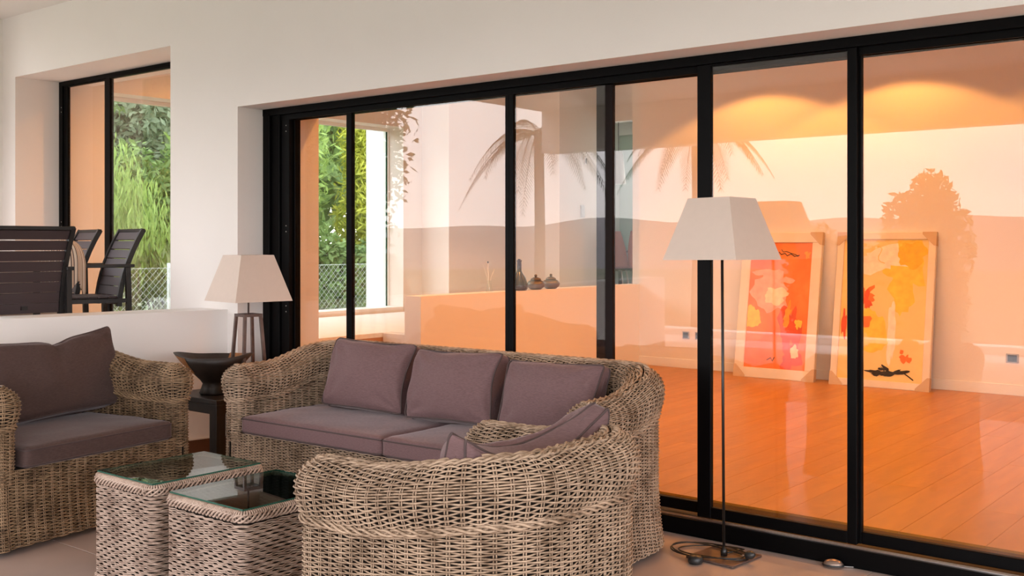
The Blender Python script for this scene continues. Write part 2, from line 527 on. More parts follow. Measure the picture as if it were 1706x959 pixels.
def sliding_panel(name, x0, x1, y, z0=.09, z1=2.335, sl=.05, sr=.05, left=True, right=True, m='black_alu', rail=.055, top=.012, depth=.03):
    o = tag(thing(name, None, None, (x0, y, z0)), kind='structure')
    w, h = x1 - x0, z1 - z0
    if left: MB().box(0, sl, 0, depth, 0, h, .003).build('stile', M[m], o)
    if right: MB().box(w - sr, w, 0, depth, 0, h, .003).build('stile', M[m], o)
    MB().box(sl, w - sr, 0, depth, 0, rail, .003).build('rail', M['black_alu'], o)
    MB().box(sl, w - sr, 0, depth, h - top, h, .003).build('rail', M['black_alu'], o)
    MB().box(sl - .005, w - sr + .005, depth / 2 - .004, depth / 2 + .004, rail, h - top).build('pane', M['pane'], o)
    return o
# stacked jambs at the left end of the opening
jb = tag(thing('door_jamb', None, None, (OX0, 4.70, 0)), kind='structure')
jb.name = 'trim_6'
for k, (x0, x1, y0, y1) in enumerate([(0, .075, 0, .14), (.075, .16, .02, .14), (.16, .245, .035, .14)]):
    MB().box(x0, x1 - .004, y0, y1, .082, 2.345, .004).build('jamb_profile', M['black_alu'], jb)
for z in (2.22, 2.26, 1.53, 1.57, .98, 1.02):
    MB().lathe([(.004, 0), (.004, .003)], 8, Matrix.Translation((.215, .033, z)) @ Matrix.Rotation(R(90), 4, 'X')).build('screw', M['screw'], jb)
# panels along the run; each slides in its own track
sliding_panel('door_1', OX0 + .245, -5.185, 4.775, sl=.01, sr=.05)
sliding_panel('door_2', -5.205, -3.835, 4.742, sl=.05, sr=.03)
sliding_panel('door_3', -3.835, -3.14, 4.742, sl=.03, sr=.05, right=False)
sliding_panel('door_4', -3.255, -2.57, 4.775, sl=.105, sr=.05, m='brown_alu')
sliding_panel('door_5', -2.605, -1.795, 4.712, sl=.075, sr=.045)
sliding_panel('door_6', -1.83, -.45, 4.742, sl=.045, sr=.05)
sliding_panel('door_7', -.50, 1.6, 4.712)

# raised doors on the left
y0 = 4.885
b = MB()
b.box(LX0, LX1, y0, y0 + .06, LZ1 - .04, LZ1 - .001); b.box(LX0, LX0 + .06, y0, y0 + .06, LZ0, LZ1 - .04)
b.box(LX0, LX1, y0, y0 + .06, LZ0, LZ0 + .05)
lfm = tag(b.build('trim_7', M['black_alu']), kind='structure')
for z in (1.6, 1.64, 2.62, 2.66):
    MB().lathe([(.004, 0), (.004, .003)], 8, Matrix.Translation((LX0 + .045, y0 - .0, z)) @ Matrix.Rotation(R(90), 4, 'X')).build('screw', M['screw'], lfm)
sliding_panel('door_8', LX0 + .055, -8.30, y0 + .012, z0=LZ0 + .05, z1=LZ1 - .04, sl=.07, sr=.10)
sliding_panel('door_9', -8.32, LX1 + .3, y0 - .02, z0=LZ0 + .05, z1=LZ1 - .04, sl=.06, sr=.05)

# ------------------------------------------------------------------ inside lamps
WARM = (1.0, 0.39, 0.075)
M['lens'] = emit_mat('warm_lamp_lens', (1.0, 0.55, 0.2), 6.0)
def downlight(x, y, label, power, ang=78, blend=.25):
    o = thing('ceiling_downlight', label, 'light', (x, y, CZ - .03), group='recessed downlights in the living room ceiling')
    MB().lathe([(.075, .03), (.075, 0), (.06, -.004), (.05, .012)], 20).build('trim_ring', M['white_frame'], o)
    MB().lathe([(.045, .02), (.045, .022)], 16).build('lens', M['lens'], o)
    ld_ = bpy.data.lights.new('downlight_bulb', 'SPOT')
    ld_.energy = power; ld_.color = WARM; ld_.spot_size = R(ang); ld_.spot_blend = blend
    ld_.shadow_soft_size = .04
    lo = bpy.data.objects.new('downlight_bulb', ld_)
    COL.objects.link(lo); lo.parent = o; lo.location = (0, 0, -.02)
    return o
downlight(-5.02, YF - .86, 'recessed ceiling downlight above the orange painting', 74, 124, .12)
downlight(-3.52, YF - .86, 'recessed ceiling downlight above the yellow painting', 74, 124, .12)
downlight(-1.70, YF - .86, 'recessed ceiling downlight by the far wall, nearest the right end', 30, 124, .12)
downlight(-5.2, 7.4, 'added ceiling fill lamp over the floor near the half wall', 115, 140, .5)  # this lamp and the next two are added for general warm fill
downlight(-2.6, 7.4, 'added ceiling fill lamp over the middle of the wooden floor', 150, 140, .5)
downlight(-.2, 7.4, 'added ceiling fill lamp over the right end of the wooden floor', 140, 140, .5)
downlight(-4.7, 5.9, 'added ceiling fill lamp just inside the glass doors', 75, 150, .7)  # added unseen, to throw warm light on the jamb faces
downlight(-7.9, 6.3, 'added ceiling fill lamp over the raised floor by the big window', 125, 150, .7)  # added unseen, to warm the wall inside the left doorway

#PART2
# ------------------------------------------------------------------ wicker
def u_path(w, d, rad, step=.008, inset=.09):
    """centre line of arms and back, from left arm front round to right arm front (front faces -y)"""
    x, yf, yb = w / 2 - inset, -d / 2 + inset, d / 2 - inset
    pts = []
    n = int((yb - rad - yf) / step)
    for k in range(n): pts.append((-x, yf + (yb - rad - yf) * k / n))
    m = int(rad * PI / 2 / step)
    for k in range(m):
        a = PI - PI / 2 * k / m
        pts.append((-x + rad + rad * math.cos(a), yb - rad + rad * math.sin(a)))
    n2 = int((2 * x - 2 * rad) / step)
    for k in range(n2): pts.append((-x + rad + (2 * x - 2 * rad) * k / n2, yb))
    for k in range(m):
        a = PI / 2 - PI / 2 * k / m
        pts.append((x - rad + rad * math.cos(a), yb - rad + rad * math.sin(a)))
    for k in range(n + 1): pts.append((x, yb - rad - (yb - rad - yf) * k / n))
    return np.array(pts)

def closed_loop(c, dref):
    """closed outline around the centre line: base point, outward direction, source index"""
    t = np.gradient(c, axis=0)
    t /= np.linalg.norm(t, axis=1)[:, None]
    n = np.stack([-t[:, 1], t[:, 0]], 1)
    capn = 12
    B, E, I = [c], [n], [np.arange(len(c))]
    a = np.linspace(0, PI, capn + 2)[1:-1]
    B.append(np.repeat(c[-1:], capn, 0)); E.append(np.cos(a)[:, None] * n[-1] + np.sin(a)[:, None] * t[-1]); I.append(np.full(capn, len(c) - 1))
    B.append(c[::-1]); E.append(-n[::-1]); I.append(np.arange(len(c))[::-1])
    B.append(np.repeat(c[:1], capn, 0)); E.append(-np.cos(a)[:, None] * n[0] - np.sin(a)[:, None] * t[0]); I.append(np.zeros(capn, int))
    B, E, I = np.concatenate(B), np.concatenate(E), np.concatenate(I).astype(float)
    return B, E, I

def resample_closed(arrs, pos, n):
    P = np.concatenate([pos, pos[:1]])
    s = np.concatenate([[0], np.cumsum(np.linalg.norm(np.diff(P, axis=0), axis=1))])
    u = np.linspace(0, s[-1], n, endpoint=False)
    out = []
    for a in arrs:
        A = np.concatenate([a, a[:1]])
        if A.ndim == 1: out.append(np.interp(u, s, A))
        else: out.append(np.stack([np.interp(u, s, A[:, k]) for k in range(A.shape[1])], 1))
    return out, s[-1]

def strands(P, Nrm, rad, closed=True, mask=None, sides=4, flat=1.0):
    """P (R,N,3) strand centre lines, Nrm (R,N,3) surface normals -> verts, quads"""
    Rw, N = P.shape[:2]
    if closed: T = np.roll(P, -1, 1) - np.roll(P, 1, 1)
    else: T = np.gradient(P, axis=1)
    T /= np.linalg.norm(T, axis=2, keepdims=True) + 1e-9
    Bn = np.cross(T, Nrm); Bn /= np.linalg.norm(Bn, axis=2, keepdims=True) + 1e-9
    Nn = np.cross(Bn, T)
    r = np.asarray(rad)
    if r.ndim == 1: r = r[:, None, None]
    V = np.stack([P + r * (math.cos(a) * Nn * flat + math.sin(a) * Bn) for a in [2 * PI * k / sides for k in range(sides)]], 2)
    idx = np.arange(Rw * N * sides).reshape(Rw, N, sides)
    if closed: nxt = np.roll(idx, -1, 1)
    else: nxt, idx_ = idx[:, 1:], None
    cur = idx if closed else idx[:, :-1]
    q = np.stack([cur, np.roll(cur, -1, 2), np.roll(nxt, -1, 2), nxt], -1)
    if mask is not None:
        mk = mask if closed else mask[:, :-1]
        mk2 = np.roll(mask, -1, 1) if closed else mask[:, 1:]
        q = q[mk & mk2]
    return V.reshape(-1, 3), q.reshape(-1, 4)

def compact(V, Q):
    used = np.unique(Q)
    re = np.zeros(len(V), np.int64); re[used] = np.arange(len(used))
    return V[used], re[Q]

def weave(S, pitch, amp, phase0=0, spp=4, rowphase=True):
    """weave offset (R,N) for rows over stakes every spp samples"""
    Rw, N = S
    i = np.arange(N)[None, :]
    j = np.arange(Rw)[:, None] + phase0
    return amp * np.cos(PI * i / spp + PI * j)

ROLL = .085
def d_body(z): return .066 + .03 * np.clip(1 - z / .34, 0, 1) ** 2
def d_rim(th): return np.where(th > 0, .094 * np.cos(th), .066 + .028 * (np.cos(th) - .5) / .5)
def z_rim(th, h): return h - ROLL + np.where(th > 0, ROLL, .11) * np.sin(th)

def wicker_seat(name, label, cat, loc, rz, w, d, ha, hb, m, spp=4, stake=.046, pitch=.0077, rad=.0031, rise=(.25, .95), hole=True):
    o = thing(name, label, cat, loc, rz)
    mw = M[m]
    c = u_path(w, d, .30)
    B, E, I = closed_loop(c, .07)
    y_front, y_back = c[:, 1].min(), c[:, 1].max()
    tt = np.clip(((c[:, 1] - y_front) / (y_back - y_front) - rise[0]) / (rise[1] - rise[0]), 0, 1)
    hc = ha + (hb - ha) * tt * tt * (3 - 2 * tt)
    Hh = hc[I.astype(int)]
    pos = B + E * .075
    Lp = np.concatenate([pos, pos[:1]])
    Ltot = np.linalg.norm(np.diff(Lp, axis=0), axis=1).sum()
    ns = int(Ltot / stake) // 2 * 2
    N = ns * spp
    (B, E, Hh), Ltot = resample_closed([B, E, Hh], pos, N)
    E /= np.linalg.norm(E, axis=1)[:, None]
    # inside or outside of the U: inner side looks toward the seat centre
    ins = (np.abs(B[:, 0] + E[:, 0] * .07) < np.abs(B[:, 0]) - 1e-4) & (B[:, 1] < y_back - .29) | ((B[:, 1] + E[:, 1] * .07 < B[:, 1] - 1e-4) & (B[:, 1] > y_back - .29) & (np.hypot(B[:, 0] + E[:, 0] * .07, B[:, 1] + E[:, 1] * .07) < np.hypot(B[:, 0], B[:, 1])))
    zmin = np.where(ins, .33, .025)
    E3 = np.concatenate([E, np.zeros((N, 1))], 1)
    # body rows
    zs = np.arange(.03, hb - .15, pitch)
    Rw = len(zs)
    jz = zs[:, None] + rng.normal(0, .0007, (Rw, 1)) + .0009 * np.sin(np.arange(N)[None, :] * .13 + rng.uniform(0, 6, (Rw, 1)))
    off = weave((Rw, N), pitch, .0062, 0, spp)
    P = np.zeros((Rw, N, 3))
    D = d_body(jz) + off
    P[:, :, :2] = B[None] + E[None] * D[:, :, None]
    P[:, :, 2] = jz
    zr = Hh - .185
    mask = (jz < zr[None] + .004) & (jz > zmin[None])
    V, Q = strands(P, np.repeat(E3[None], Rw, 0), rng.uniform(rad * .88, rad * 1.1, Rw), True, mask)
    V, Q = compact(V, Q)
    tag(link('woven_body', np_mesh('woven_body', V, Q), mw, o), kind='stuff')
    # rolled rim rows
    ths = np.concatenate([np.linspace(-R(58), 0, 11, endpoint=False), np.linspace(0, R(86), 16)])
    Rm = len(ths)
    offr = weave((Rm, N), pitch, .0062, 1, spp)
    th = ths[:, None] + np.zeros((1, N))
    nd, nz = np.cos(th), np.sin(th)
    P = np.zeros((Rm, N, 3))
    dd = d_rim(th) + offr * nd
    P[:, :, :2] = B[None] + E[None] * dd[:, :, None]
    P[:, :, 2] = z_rim(th, Hh[None]) + offr * nz
    Nn = np.concatenate([E[None] * nd[:, :, None], nz[:, :, None]], 2)
    V, Q = strands(P, Nn, np.full(Rm, rad * 1.12), True)
    tag(link('woven_rim', np_mesh('woven_rim', V, Q), mw, o), kind='stuff')
    # braids: below the roll and along the crest
    i = np.arange(N)
    Pb, Nb = [], []
    for k in range(3):
        ph = 2 * PI * i / (spp * 3.0) + 2 * PI * k / 3
        dz = .009 * np.sin(ph); dn = .0055 * np.cos(ph)
        for side in (1,):
            p = np.zeros((N, 3)); p[:, :2] = B + E * (.076 + dn)[:, None]; p[:, 2] = Hh - .186 + dz
            Pb.append(p); Nb.append(E3)
    for k in range(2):
        ph = 2 * PI * i / (spp * 2.0) + PI * k
        p = np.zeros((N, 3)); p[:, :2] = B + E * (.020 + .010 * np.sin(ph))[:, None]; p[:, 2] = Hh + .003 + .005 * np.cos(ph)
        Pb.append(p); Nb.append(np.tile([0, 0, 1.], (N, 1)) + E3 * .1)
    V, Q = strands(np.array(Pb), np.array(Nb), np.full(len(Pb), rad * 1.5), True, None, 5)
    tag(link('rim_braid', np_mesh('rim_braid', V, Q), mw, o), kind='stuff')
    # stakes, in pairs, from the floor over the rim
    si = np.arange(0, N, spp)
    zz = np.linspace(.03, 1, 7)
    Ps, Ns = [], []
    tang = np.stack([-E[:, 1], E[:, 0]], 1)
    for s_ in (-1, 1):
        sh = B[si] + tang[si] * (.0042 * s_)
        rows, nr = [], []
        for f in zz:
            z = zmin[si] + (Hh[si] - .185 - zmin[si]) * (f - .03) / .97
            p = np.zeros((len(si), 3)); p[:, :2] = sh + E[si] * d_body(z)[:, None]; p[:, 2] = z
            rows.append(p); nr.append(E3[si])
        for a in np.linspace(-R(45), R(84), 8):
            p = np.zeros((len(si), 3)); p[:, :2] = sh + E[si] * float(d_rim(np.array(a)))
            p[:, 2] = z_rim(np.array(a), Hh[si])
            rows.append(p); nr.append(np.concatenate([E[si] * math.cos(a), np.full((len(si), 1), math.sin(a))], 1))
        Ps.append(np.stack(rows, 1)); Ns.append(np.stack(nr, 1))
    Ps, Ns = np.concatenate(Ps), np.concatenate(Ns)
    V, Q = strands(Ps, Ns, np.full(len(Ps), .0028), False)
    tag(link('upright_canes', np_mesh('upright_canes', V, Q), mw, o), kind='stuff')
    # dark shell standing in for the shade inside the weave
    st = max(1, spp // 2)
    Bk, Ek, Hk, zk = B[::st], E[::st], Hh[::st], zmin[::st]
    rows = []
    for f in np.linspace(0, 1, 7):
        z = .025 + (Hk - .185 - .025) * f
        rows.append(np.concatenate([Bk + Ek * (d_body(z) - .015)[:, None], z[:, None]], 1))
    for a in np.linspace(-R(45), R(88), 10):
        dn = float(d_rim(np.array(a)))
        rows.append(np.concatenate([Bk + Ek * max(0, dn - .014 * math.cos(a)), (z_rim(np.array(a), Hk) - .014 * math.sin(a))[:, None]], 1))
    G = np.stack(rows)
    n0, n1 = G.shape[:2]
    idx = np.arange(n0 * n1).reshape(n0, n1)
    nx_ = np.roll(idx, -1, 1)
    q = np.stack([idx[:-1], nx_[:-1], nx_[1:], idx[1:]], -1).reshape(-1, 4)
    link('gap_shade_shell', np_mesh('gap_shade_shell', G, q), M['wicker_shade'], o)
    # woven front panel under the seat
    x0, x1, yf = -w / 2 + .10, w / 2 - .10, -d / 2 + .035
    nn = int((x1 - x0) / stake) * spp + 1
    zs = np.arange(.03, .385, pitch)
    Rf = len(zs)
    P = np.zeros((Rf, nn, 3))
    P[:, :, 0] = np.linspace(x0, x1, nn)[None]
    P[:, :, 1] = yf - weave((Rf, nn), pitch, .0062, 0, spp) - .03 * np.clip(1 - zs[:, None] / .34, 0, 1) ** 2
    P[:, :, 2] = zs[:, None] + rng.normal(0, .0007, (Rf, 1))
    Nf = np.zeros_like(P); Nf[:, :, 1] = -1
    V, Q = strands(P, Nf, rng.uniform(rad * .88, rad * 1.1, Rf), False)
    P2 = []
    for k in range(0, nn, spp):
        for s_ in (-1, 1):
            zz = np.linspace(.03, .385, 6)
            P2.append(np.stack([np.full(6, P[0, k, 0] + .0042 * s_), yf - .03 * np.clip(1 - zz / .34, 0, 1) ** 2, zz], 1))
    P2 = np.array(P2); N2 = np.zeros_like(P2); N2[:, :, 1] = -1
    V2, Q2 = strands(P2, N2, np.full(len(P2), .0028), False)
    tag(link('woven_front', np_mesh('woven_front', np.concatenate([V, V2]), np.concatenate([Q, Q2 + len(V)])), mw, o), kind='stuff')
    ka, kb = w / 2 - .39, d / 2 - .39
    MB().prism([(x0, yf + .016), (x1, yf + .016), (x1, kb), (ka + .18, kb + .18), (ka, d / 2 - .13), (-ka, d / 2 - .13), (-ka - .18, kb + .18), (x0, kb)], .04, .385).build('seat_deck', M['wicker_shade'], o)
    for sx in (-1, 1):
        for sy in (-1, 1):
            MB().lathe([(.02, 0), (.024, .03), (.024, .05)], 12, Matrix.Translation((sx * (w / 2 - .13), sy * (d / 2 - .12), 0))).build('foot', M['dark_plastic'], o)
    return o

# ------------------------------------------------------------------ cushions
def cube_grid(n):
    key, V, F = {}, [], []
    def vid(p):
        k = tuple(round(a, 5) for a in p)
        if k not in key: key[k] = len(V); V.append(p)
        return key[k]
    g = [math.sin(PI / 2 * (2 * i / n - 1)) * .35 + (2 * i / n - 1) * .65 for i in range(n + 1)]
    for ax in range(3):
        for sg in (-1, 1):
            for i in range(n):
                for j in range(n):
                    q = []
                    for (a, b_) in ((i, j), (i + 1, j), (i + 1, j + 1), (i, j + 1)):
                        p = [0, 0, 0]; p[ax] = sg; p[(ax + 1) % 3] = g[a]; p[(ax + 2) % 3] = g[b_]
                        q.append(vid(tuple(p)))
                    F.append(q if sg > 0 else q[::-1])
    return np.array(V, float), np.array(F)

CG = cube_grid(26)
def rounded(q, half, r):
    p = q * half
    inn = np.clip(p, -(half - r), half - r)
    dlt = p - inn
    L_ = np.linalg.norm(dlt, axis=1)
    out = inn.copy()
    ok = L_ > 1e-9
    out[ok] += dlt[ok] / L_[ok][:, None] * r
    return out

def wrinkle(P, amp, freq, seed):
    d = np.array([noise.noise(Vector((p[0] * freq + seed, p[1] * freq, p[2] * freq * .6))) + .5 * noise.noise(Vector((p[0] * freq * 2.3, p[1] * freq * 2.3 + seed, p[2] * freq * 1.7))) for p in P])
    return d * amp

def seat_cushion(label, loc, rz, w, d, t, m='cushion', group=None, seed=0.0):
    o = thing('seat_cushion', label, 'cushion', loc, rz, group)
    half = np.array([w / 2, d / 2, t / 2])
    def f(q):
        p = rounded(q, half, .022)
        cr = (1 - q[:, 0] ** 4) * (1 - q[:, 1] ** 4)
        p[:, 2] += np.where(p[:, 2] > 0, 1, .1) * cr * .014
        p[:, 2] += t / 2
        return p
    V, F = CG
    P = f(V)
    P[:, 2] += wrinkle(P, .004, 6, seed) * (P[:, 2] > t * .5)
    side = (np.abs(V[:, 1]) > .98) | (np.abs(V[:, 0]) > .98)
    P[:, 1] += np.where(side, wrinkle(P, .003, 14, seed + 5), 0)
    link('cover', np_mesh('cover', P, F), M[m], o)
    for zz in (.74, -.74):
        pts = []
        for k in range(160):
            a = 4 * k / 160; sd = int(a); u_ = 2 * (a - sd) - 1
            q = [(u_, -1), (1, u_), (-u_, 1), (-1, -u_)][sd]
            pts.append((q[0], q[1], zz))
        pp = f(np.array(pts))
        MB().tube([tuple(p) for p in pp * np.array([1.001, 1.001, 1])], .0042, 6, closed=True).build('piping', M['piping'], o)
    return o

def back_cushion(label, loc, rz, lean, w, h, t, m='cushion', group=None, seed=0.0, roll=0.0, crease=False, slump=0.0, dome=.045):
    o = thing('back_cushion', label, 'cushion', loc, rz, group)
    half = np.array([w / 2, t / 2, h / 2])
    Mx = Matrix.Rotation(roll, 4, 'Y') @ Matrix.Rotation(-lean, 4, 'X')
    Mr = np.array(Mx.to_3x3())
    def f(q):
        p = rounded(q, half, min(.03, t * .3))
        cr = (1 - q[:, 0] ** 2) * (1 - q[:, 2] ** 2)
        p[:, 1] += np.sign(q[:, 1]) * dome * cr * np.clip(np.abs(q[:, 1]) * 1.2, 0, 1)
        p[:, 1] *= 1 - .45 * np.clip(np.abs(q[:, 0] * q[:, 2]), 0, 1) ** 2        # thinner corners
        p[:, 0] *= 1 - .055 * (1 - q[:, 2] ** 2) + .02 * np.abs(q[:, 2])
        p[:, 2] *= 1 - .07 * (1 - q[:, 0] ** 2) * (p[:, 2] > 0) + .02 * np.abs(q[:, 0])
        p[:, 2] -= slump * (1 - q[:, 0] ** 2) * np.clip(q[:, 2], 0, 1) ** 2
        if crease:
            xc = q[:, 0] * w / 2 - .02 - .10 * np.clip(.3 - q[:, 2], -1, 1) * 0 - .05 * (q[:, 2] - .4)
            p[:, 1] += .03 * np.exp(-(xc / .022) ** 2) * np.clip(q[:, 2] * .9 + .5, 0, 1) * (q[:, 1] < 0)
            p[:, 2] -= .022 * np.exp(-(xc / .07) ** 2) * np.clip(q[:, 2], 0, 1) ** 3
        # folds running in from the corners
        for (cx_, cz_) in ((1, 1), (-1, 1), (1, -1), (-1, -1)):
            dx, dz = (q[:, 0] - cx_) * w / 2, (q[:, 2] - cz_) * h / 2
            rr = np.hypot(dx, dz); an = np.arctan2(dz, dx)
            p[:, 1] += np.sign(q[:, 1]) * .0085 * np.sin(an * 9 + seed * 3 + cx_) * np.exp(-((rr - .10) / .07) ** 2)
        return p
    V, F = CG
    P = f(V)
    P[:, 1] += wrinkle(P, .011, 6, seed)
    P[:, 0] += wrinkle(P, .006, 5, seed + 3)
    P[:, 2] += wrinkle(P, .006, 5, seed + 6)
    P = P @ Mr.T
    z0 = P[:, 2].min()
    P[:, 2] -= z0
    link('cover', np_mesh('cover', P, F), M[m], o)
    for yy in (-.72, .72):
        pts = []
        for k in range(180):
            a = 4 * k / 180; sd = int(a); u_ = 2 * (a - sd) - 1
            q = [(u_, -1), (1, u_), (-u_, 1), (-1, -u_)][sd]
            pts.append((q[0], yy, q[1]))
        pp = f(np.array(pts)) * np.array([1.004, 1.0, 1.004]) @ Mr.T
        pp[:, 2] -= z0
        MB().tube([tuple(p) for p in pp], .0045, 6, closed=True).build('piping', M['piping'], o)
    return o

# ---- sofa in front of the glass
SOFA = (-3.825, 4.12, 0); SR = R(1.5)
wicker_seat('wicker_sofa', 'long brown-grey wicker sofa with curved back in front of the glass doors', 'sofa', SOFA, SR, 2.54, .88, .755, .852, 'wicker_grey', spp=4)
def on(base, rz, x, y, z):
    c, s = math.cos(rz), math.sin(rz)
    return (base[0] + c * x - s * y, base[1] + s * x + c * y, z)
for x, lb, sd in ((-.545, 'long flat mauve-brown seat cushion on the left half of the sofa', 1.0), (.545, 'flat mauve-brown seat cushion on the right half of the sofa', 4.0)):
    seat_cushion(lb, on(SOFA, SR, x, -.115, .387), SR, 1.085, .60, .10, seed=sd, group='sofa seat cushions')
for x, rz, rl, hh, lb, sd in ((-.575, R(7), R(2), .385, 'plump mauve-brown back cushion at the left end of the sofa', 1.5),
                      (.055, R(3), R(-1), .37, 'plump mauve-brown back cushion in the middle of the sofa', 2.7),
                      (.68, R(2), R(-1), .355, 'plump mauve-brown back cushion at the right end of the sofa, behind the near chair', 3.9)):
    back_cushion(lb, on(SOFA, SR, x, .10, .492), SR + rz, R(20), .56, hh, .15, dome=.062, seed=sd, roll=rl, group='sofa back cushions')

# ---- armchair on the left, facing right
CH1 = (-5.455, 2.83, 0); C1R = R(90 + 9)
wicker_seat('wicker_armchair', 'brown wicker armchair at the left edge, backed against the low white wall', 'armchair', CH1, C1R, 1.25, .98, .775, .85, 'wicker_brown_shaded', spp=4)
seat_cushion('dark brown seat cushion in the armchair by the low wall', on(CH1, C1R, 0, -.14, .387), C1R, .90, .68, .10, 'cushion_dark', seed=7.0)
back_cushion('large dark brown back cushion with a deep crease in the armchair by the low wall', on(CH1, C1R, .115, .12, .492), C1R, R(19), .88, .44, .17, 'cushion_dark', seed=8.0, roll=R(-2), crease=True, slump=.03)

# ---- armchair in the foreground, facing left
CH2 = (-2.29, 2.73, 0); C2R = R(-90 + 1)
wicker_seat('wicker_armchair', 'pale grey-brown wicker armchair in the foreground, its side and back to the viewer', 'armchair', CH2, C2R, 1.02, .87, .755, .815, 'wicker_grey', spp=4)
seat_cushion('mauve-brown seat cushion inside the foreground wicker armchair', on(CH2, C2R, 0, -.12, .387), C2R, .74, .58, .10, seed=9.0)
back_cushion('mauve-brown back cushion with peaked corner inside the foreground wicker armchair', on(CH2, C2R, 0, .14, .492), C2R, R(16), .77, .39, .15, seed=10.0, roll=R(0), slump=.10)

# ------------------------------------------------------------------ wicker cube tables
def cube_table(label, loc, rz, w, d, h):
    o = thing('wicker_table', label, 'table', loc, rz, 'woven side tables with glass tops')
    mw = M['wicker_table']
    rc, stake, spp = .045, .030, 3
    pts, nr = [], []
    for (cx_, cy_, a0) in ((w / 2 - rc, -d / 2 + rc, -90), (w / 2 - rc, d / 2 - rc, 0), (-w / 2 + rc, d / 2 - rc, 90), (-w / 2 + rc, -d / 2 + rc, 180)):
        for k in range(13):
            a = R(a0 + 90 * k / 12)
            pts.append((cx_ + rc * math.cos(a), cy_ + rc * math.sin(a))); nr.append((math.cos(a), math.sin(a)))
    pts, nr = np.array(pts), np.array(nr)
    Lp = np.linalg.norm(np.diff(np.concatenate([pts, pts[:1]]), axis=0), axis=1).sum()
    N = int(Lp / stake) // 2 * 2 * spp
    (B, E), L_ = resample_closed([pts, nr], pts, N)
    E /= np.linalg.norm(E, axis=1)[:, None]
    E3 = np.concatenate([E, np.zeros((N, 1))], 1)
    rows, offs = [], []
    z, j = .012, 0
    while z < h - .05:
        for k in (0, 1):
            rows.append(z + .0062 * k); offs.append(.0048 * np.cos(PI * np.arange(N) / spp + PI * j))
        z += .0142; j += 1
    rows, offs = np.array(rows), np.array(offs)
    Rw = len(rows)
    P = np.zeros((Rw, N, 3))
    P[:, :, :2] = B[None] + E[None] * offs[:, :, None]
    P[:, :, 2] = rows[:, None] + .0008 * np.sin(np.arange(N)[None] * .17 + rng.uniform(0, 6, (Rw, 1)))
    V, Q = strands(P, np.repeat(E3[None], Rw, 0), rng.uniform(.0027, .0031, Rw), True)
    tag(link('woven_side', np_mesh('woven_side', V, Q), mw, o), kind='stuff')
    i = np.arange(N); Pb, Nb = [], []
    for k in range(4):                                  # thick plait under the top and at the foot
        ph = 2 * PI * i / (spp * 3) + PI / 2 * k
        for zc, a in ((h - .030, .014), (.010, .007)):
            p = np.zeros((N, 3)); p[:, :2] = B + E * (.004 + .006 * np.cos(ph))[:, None]; p[:, 2] = zc + a * np.sin(ph)
            Pb.append(p); Nb.append(E3)
    V, Q = strands(np.array(Pb), np.array(Nb), np.full(len(Pb), .0046), True, None, 5)
    tag(link('plaited_edge', np_mesh('plaited_edge', V, Q), mw, o), kind='stuff')
    # stitches over the upper edge
    si = np.arange(0, N, 1)
    Ps = []
    for a in np.linspace(0, PI * .9, 6):
        p = np.zeros((len(si), 3)); p[:, :2] = B[si] + E[si] * (-.008 + .013 * math.cos(a)); p[:, 2] = h - .016 + .012 * math.sin(a)
        Ps.append(p)
    Ps = np.stack(Ps, 1); Ns = np.repeat(E3[si][:, None], 6, 1) + np.array([0, 0, .6])
    V, Q = strands(Ps, Ns, np.full(len(si), .0042), False)
    tag(link('edge_stitching', np_mesh('edge_stitching', V, Q), mw, o), kind='stuff')
    pc = B - E * .012
    poly = [tuple(p) for p in pc[::2]]
    MB().prism(poly, .008, h - .018).build('core', M['wicker_shade'], o)  # dark block, reads as shade through the weave gaps
    # woven deck under the glass
    rr = []
    for k in range(int((d - .06) / .012)):
        y = -d / 2 + .03 + .012 * k
        xs = np.linspace(-w / 2 + .03, w / 2 - .03, 33)
        rr.append(np.stack([xs, np.full(33, y), h - .016 + .003 * np.cos(np.arange(33) * PI / 3 + PI * k)], 1))
    rr = np.array(rr); nn = np.zeros_like(rr); nn[:, :, 2] = 1
    V, Q = strands(rr, nn, np.full(len(rr), .0045), False)
    tag(link('woven_top', np_mesh('woven_top', V, Q), M['wicker_shade'], o), kind='stuff')  # weave given the dark gap-shade colour
    g = MB().box(-w / 2 + .012, w / 2 - .012, -d / 2 + .012, d / 2 - .012, h - .002, h + .005).build('glass_top', M['table_glass'], o)
    tag(g, 'clear greenish glass top')
    e = MB()
    for (a, b_, c_, d_) in ((-1, 1, -1, -1), (-1, 1, 1, 1), (-1, -1, -1, 1), (1, 1, -1, 1)):
        x0, x1 = sorted((a * (w / 2 - .012), b_ * (w / 2 - .012))); y0_, y1_ = sorted((c_ * (d / 2 - .012), d_ * (d / 2 - .012)))
        e.box(x0 - .0006, x1 + .0006, y0_ - .0006, y1_ + .0006, h - .0015, h + .0045)
    e.build('glass_edge', M['glass_edge'], g)
    return o
cube_table('woven cube side table with glass top beside the left armchair', (-4.11, 2.76, 0), R(0), .45, .57, .455)
cube_table('woven cube side table with glass top next to the foreground armchair', (-3.53, 2.75, 0), R(0), .50, .56, .445)

# ------------------------------------------------------------------ dark side table, bowl, table lamp
tb = thing('side_table', 'dark wooden side table in the corner behind the two armchairs, carrying bowl and lamp', 'table', (-5.68, 4.15, 0))
MB().box(-.26, .26, -.26, .26, .47, .50, .003).build('table_top', M['dark_wood'], tb)
MB().box(-.25, .25, -.25, -.225, .41, .47).build('apron', M['dark_wood'], tb)
MB().box(.225, .25, -.225, .25, .41, .47).build('apron', M['dark_wood'], tb)
for sx in (-1, 1):
    for sy in (-1, 1):
        MB().box(sx * .225 - .035, sx * .225 + .035, sy * .225 - .035, sy * .225 + .035, 0, .47, .003).build('leg', M['dark_wood'], tb)

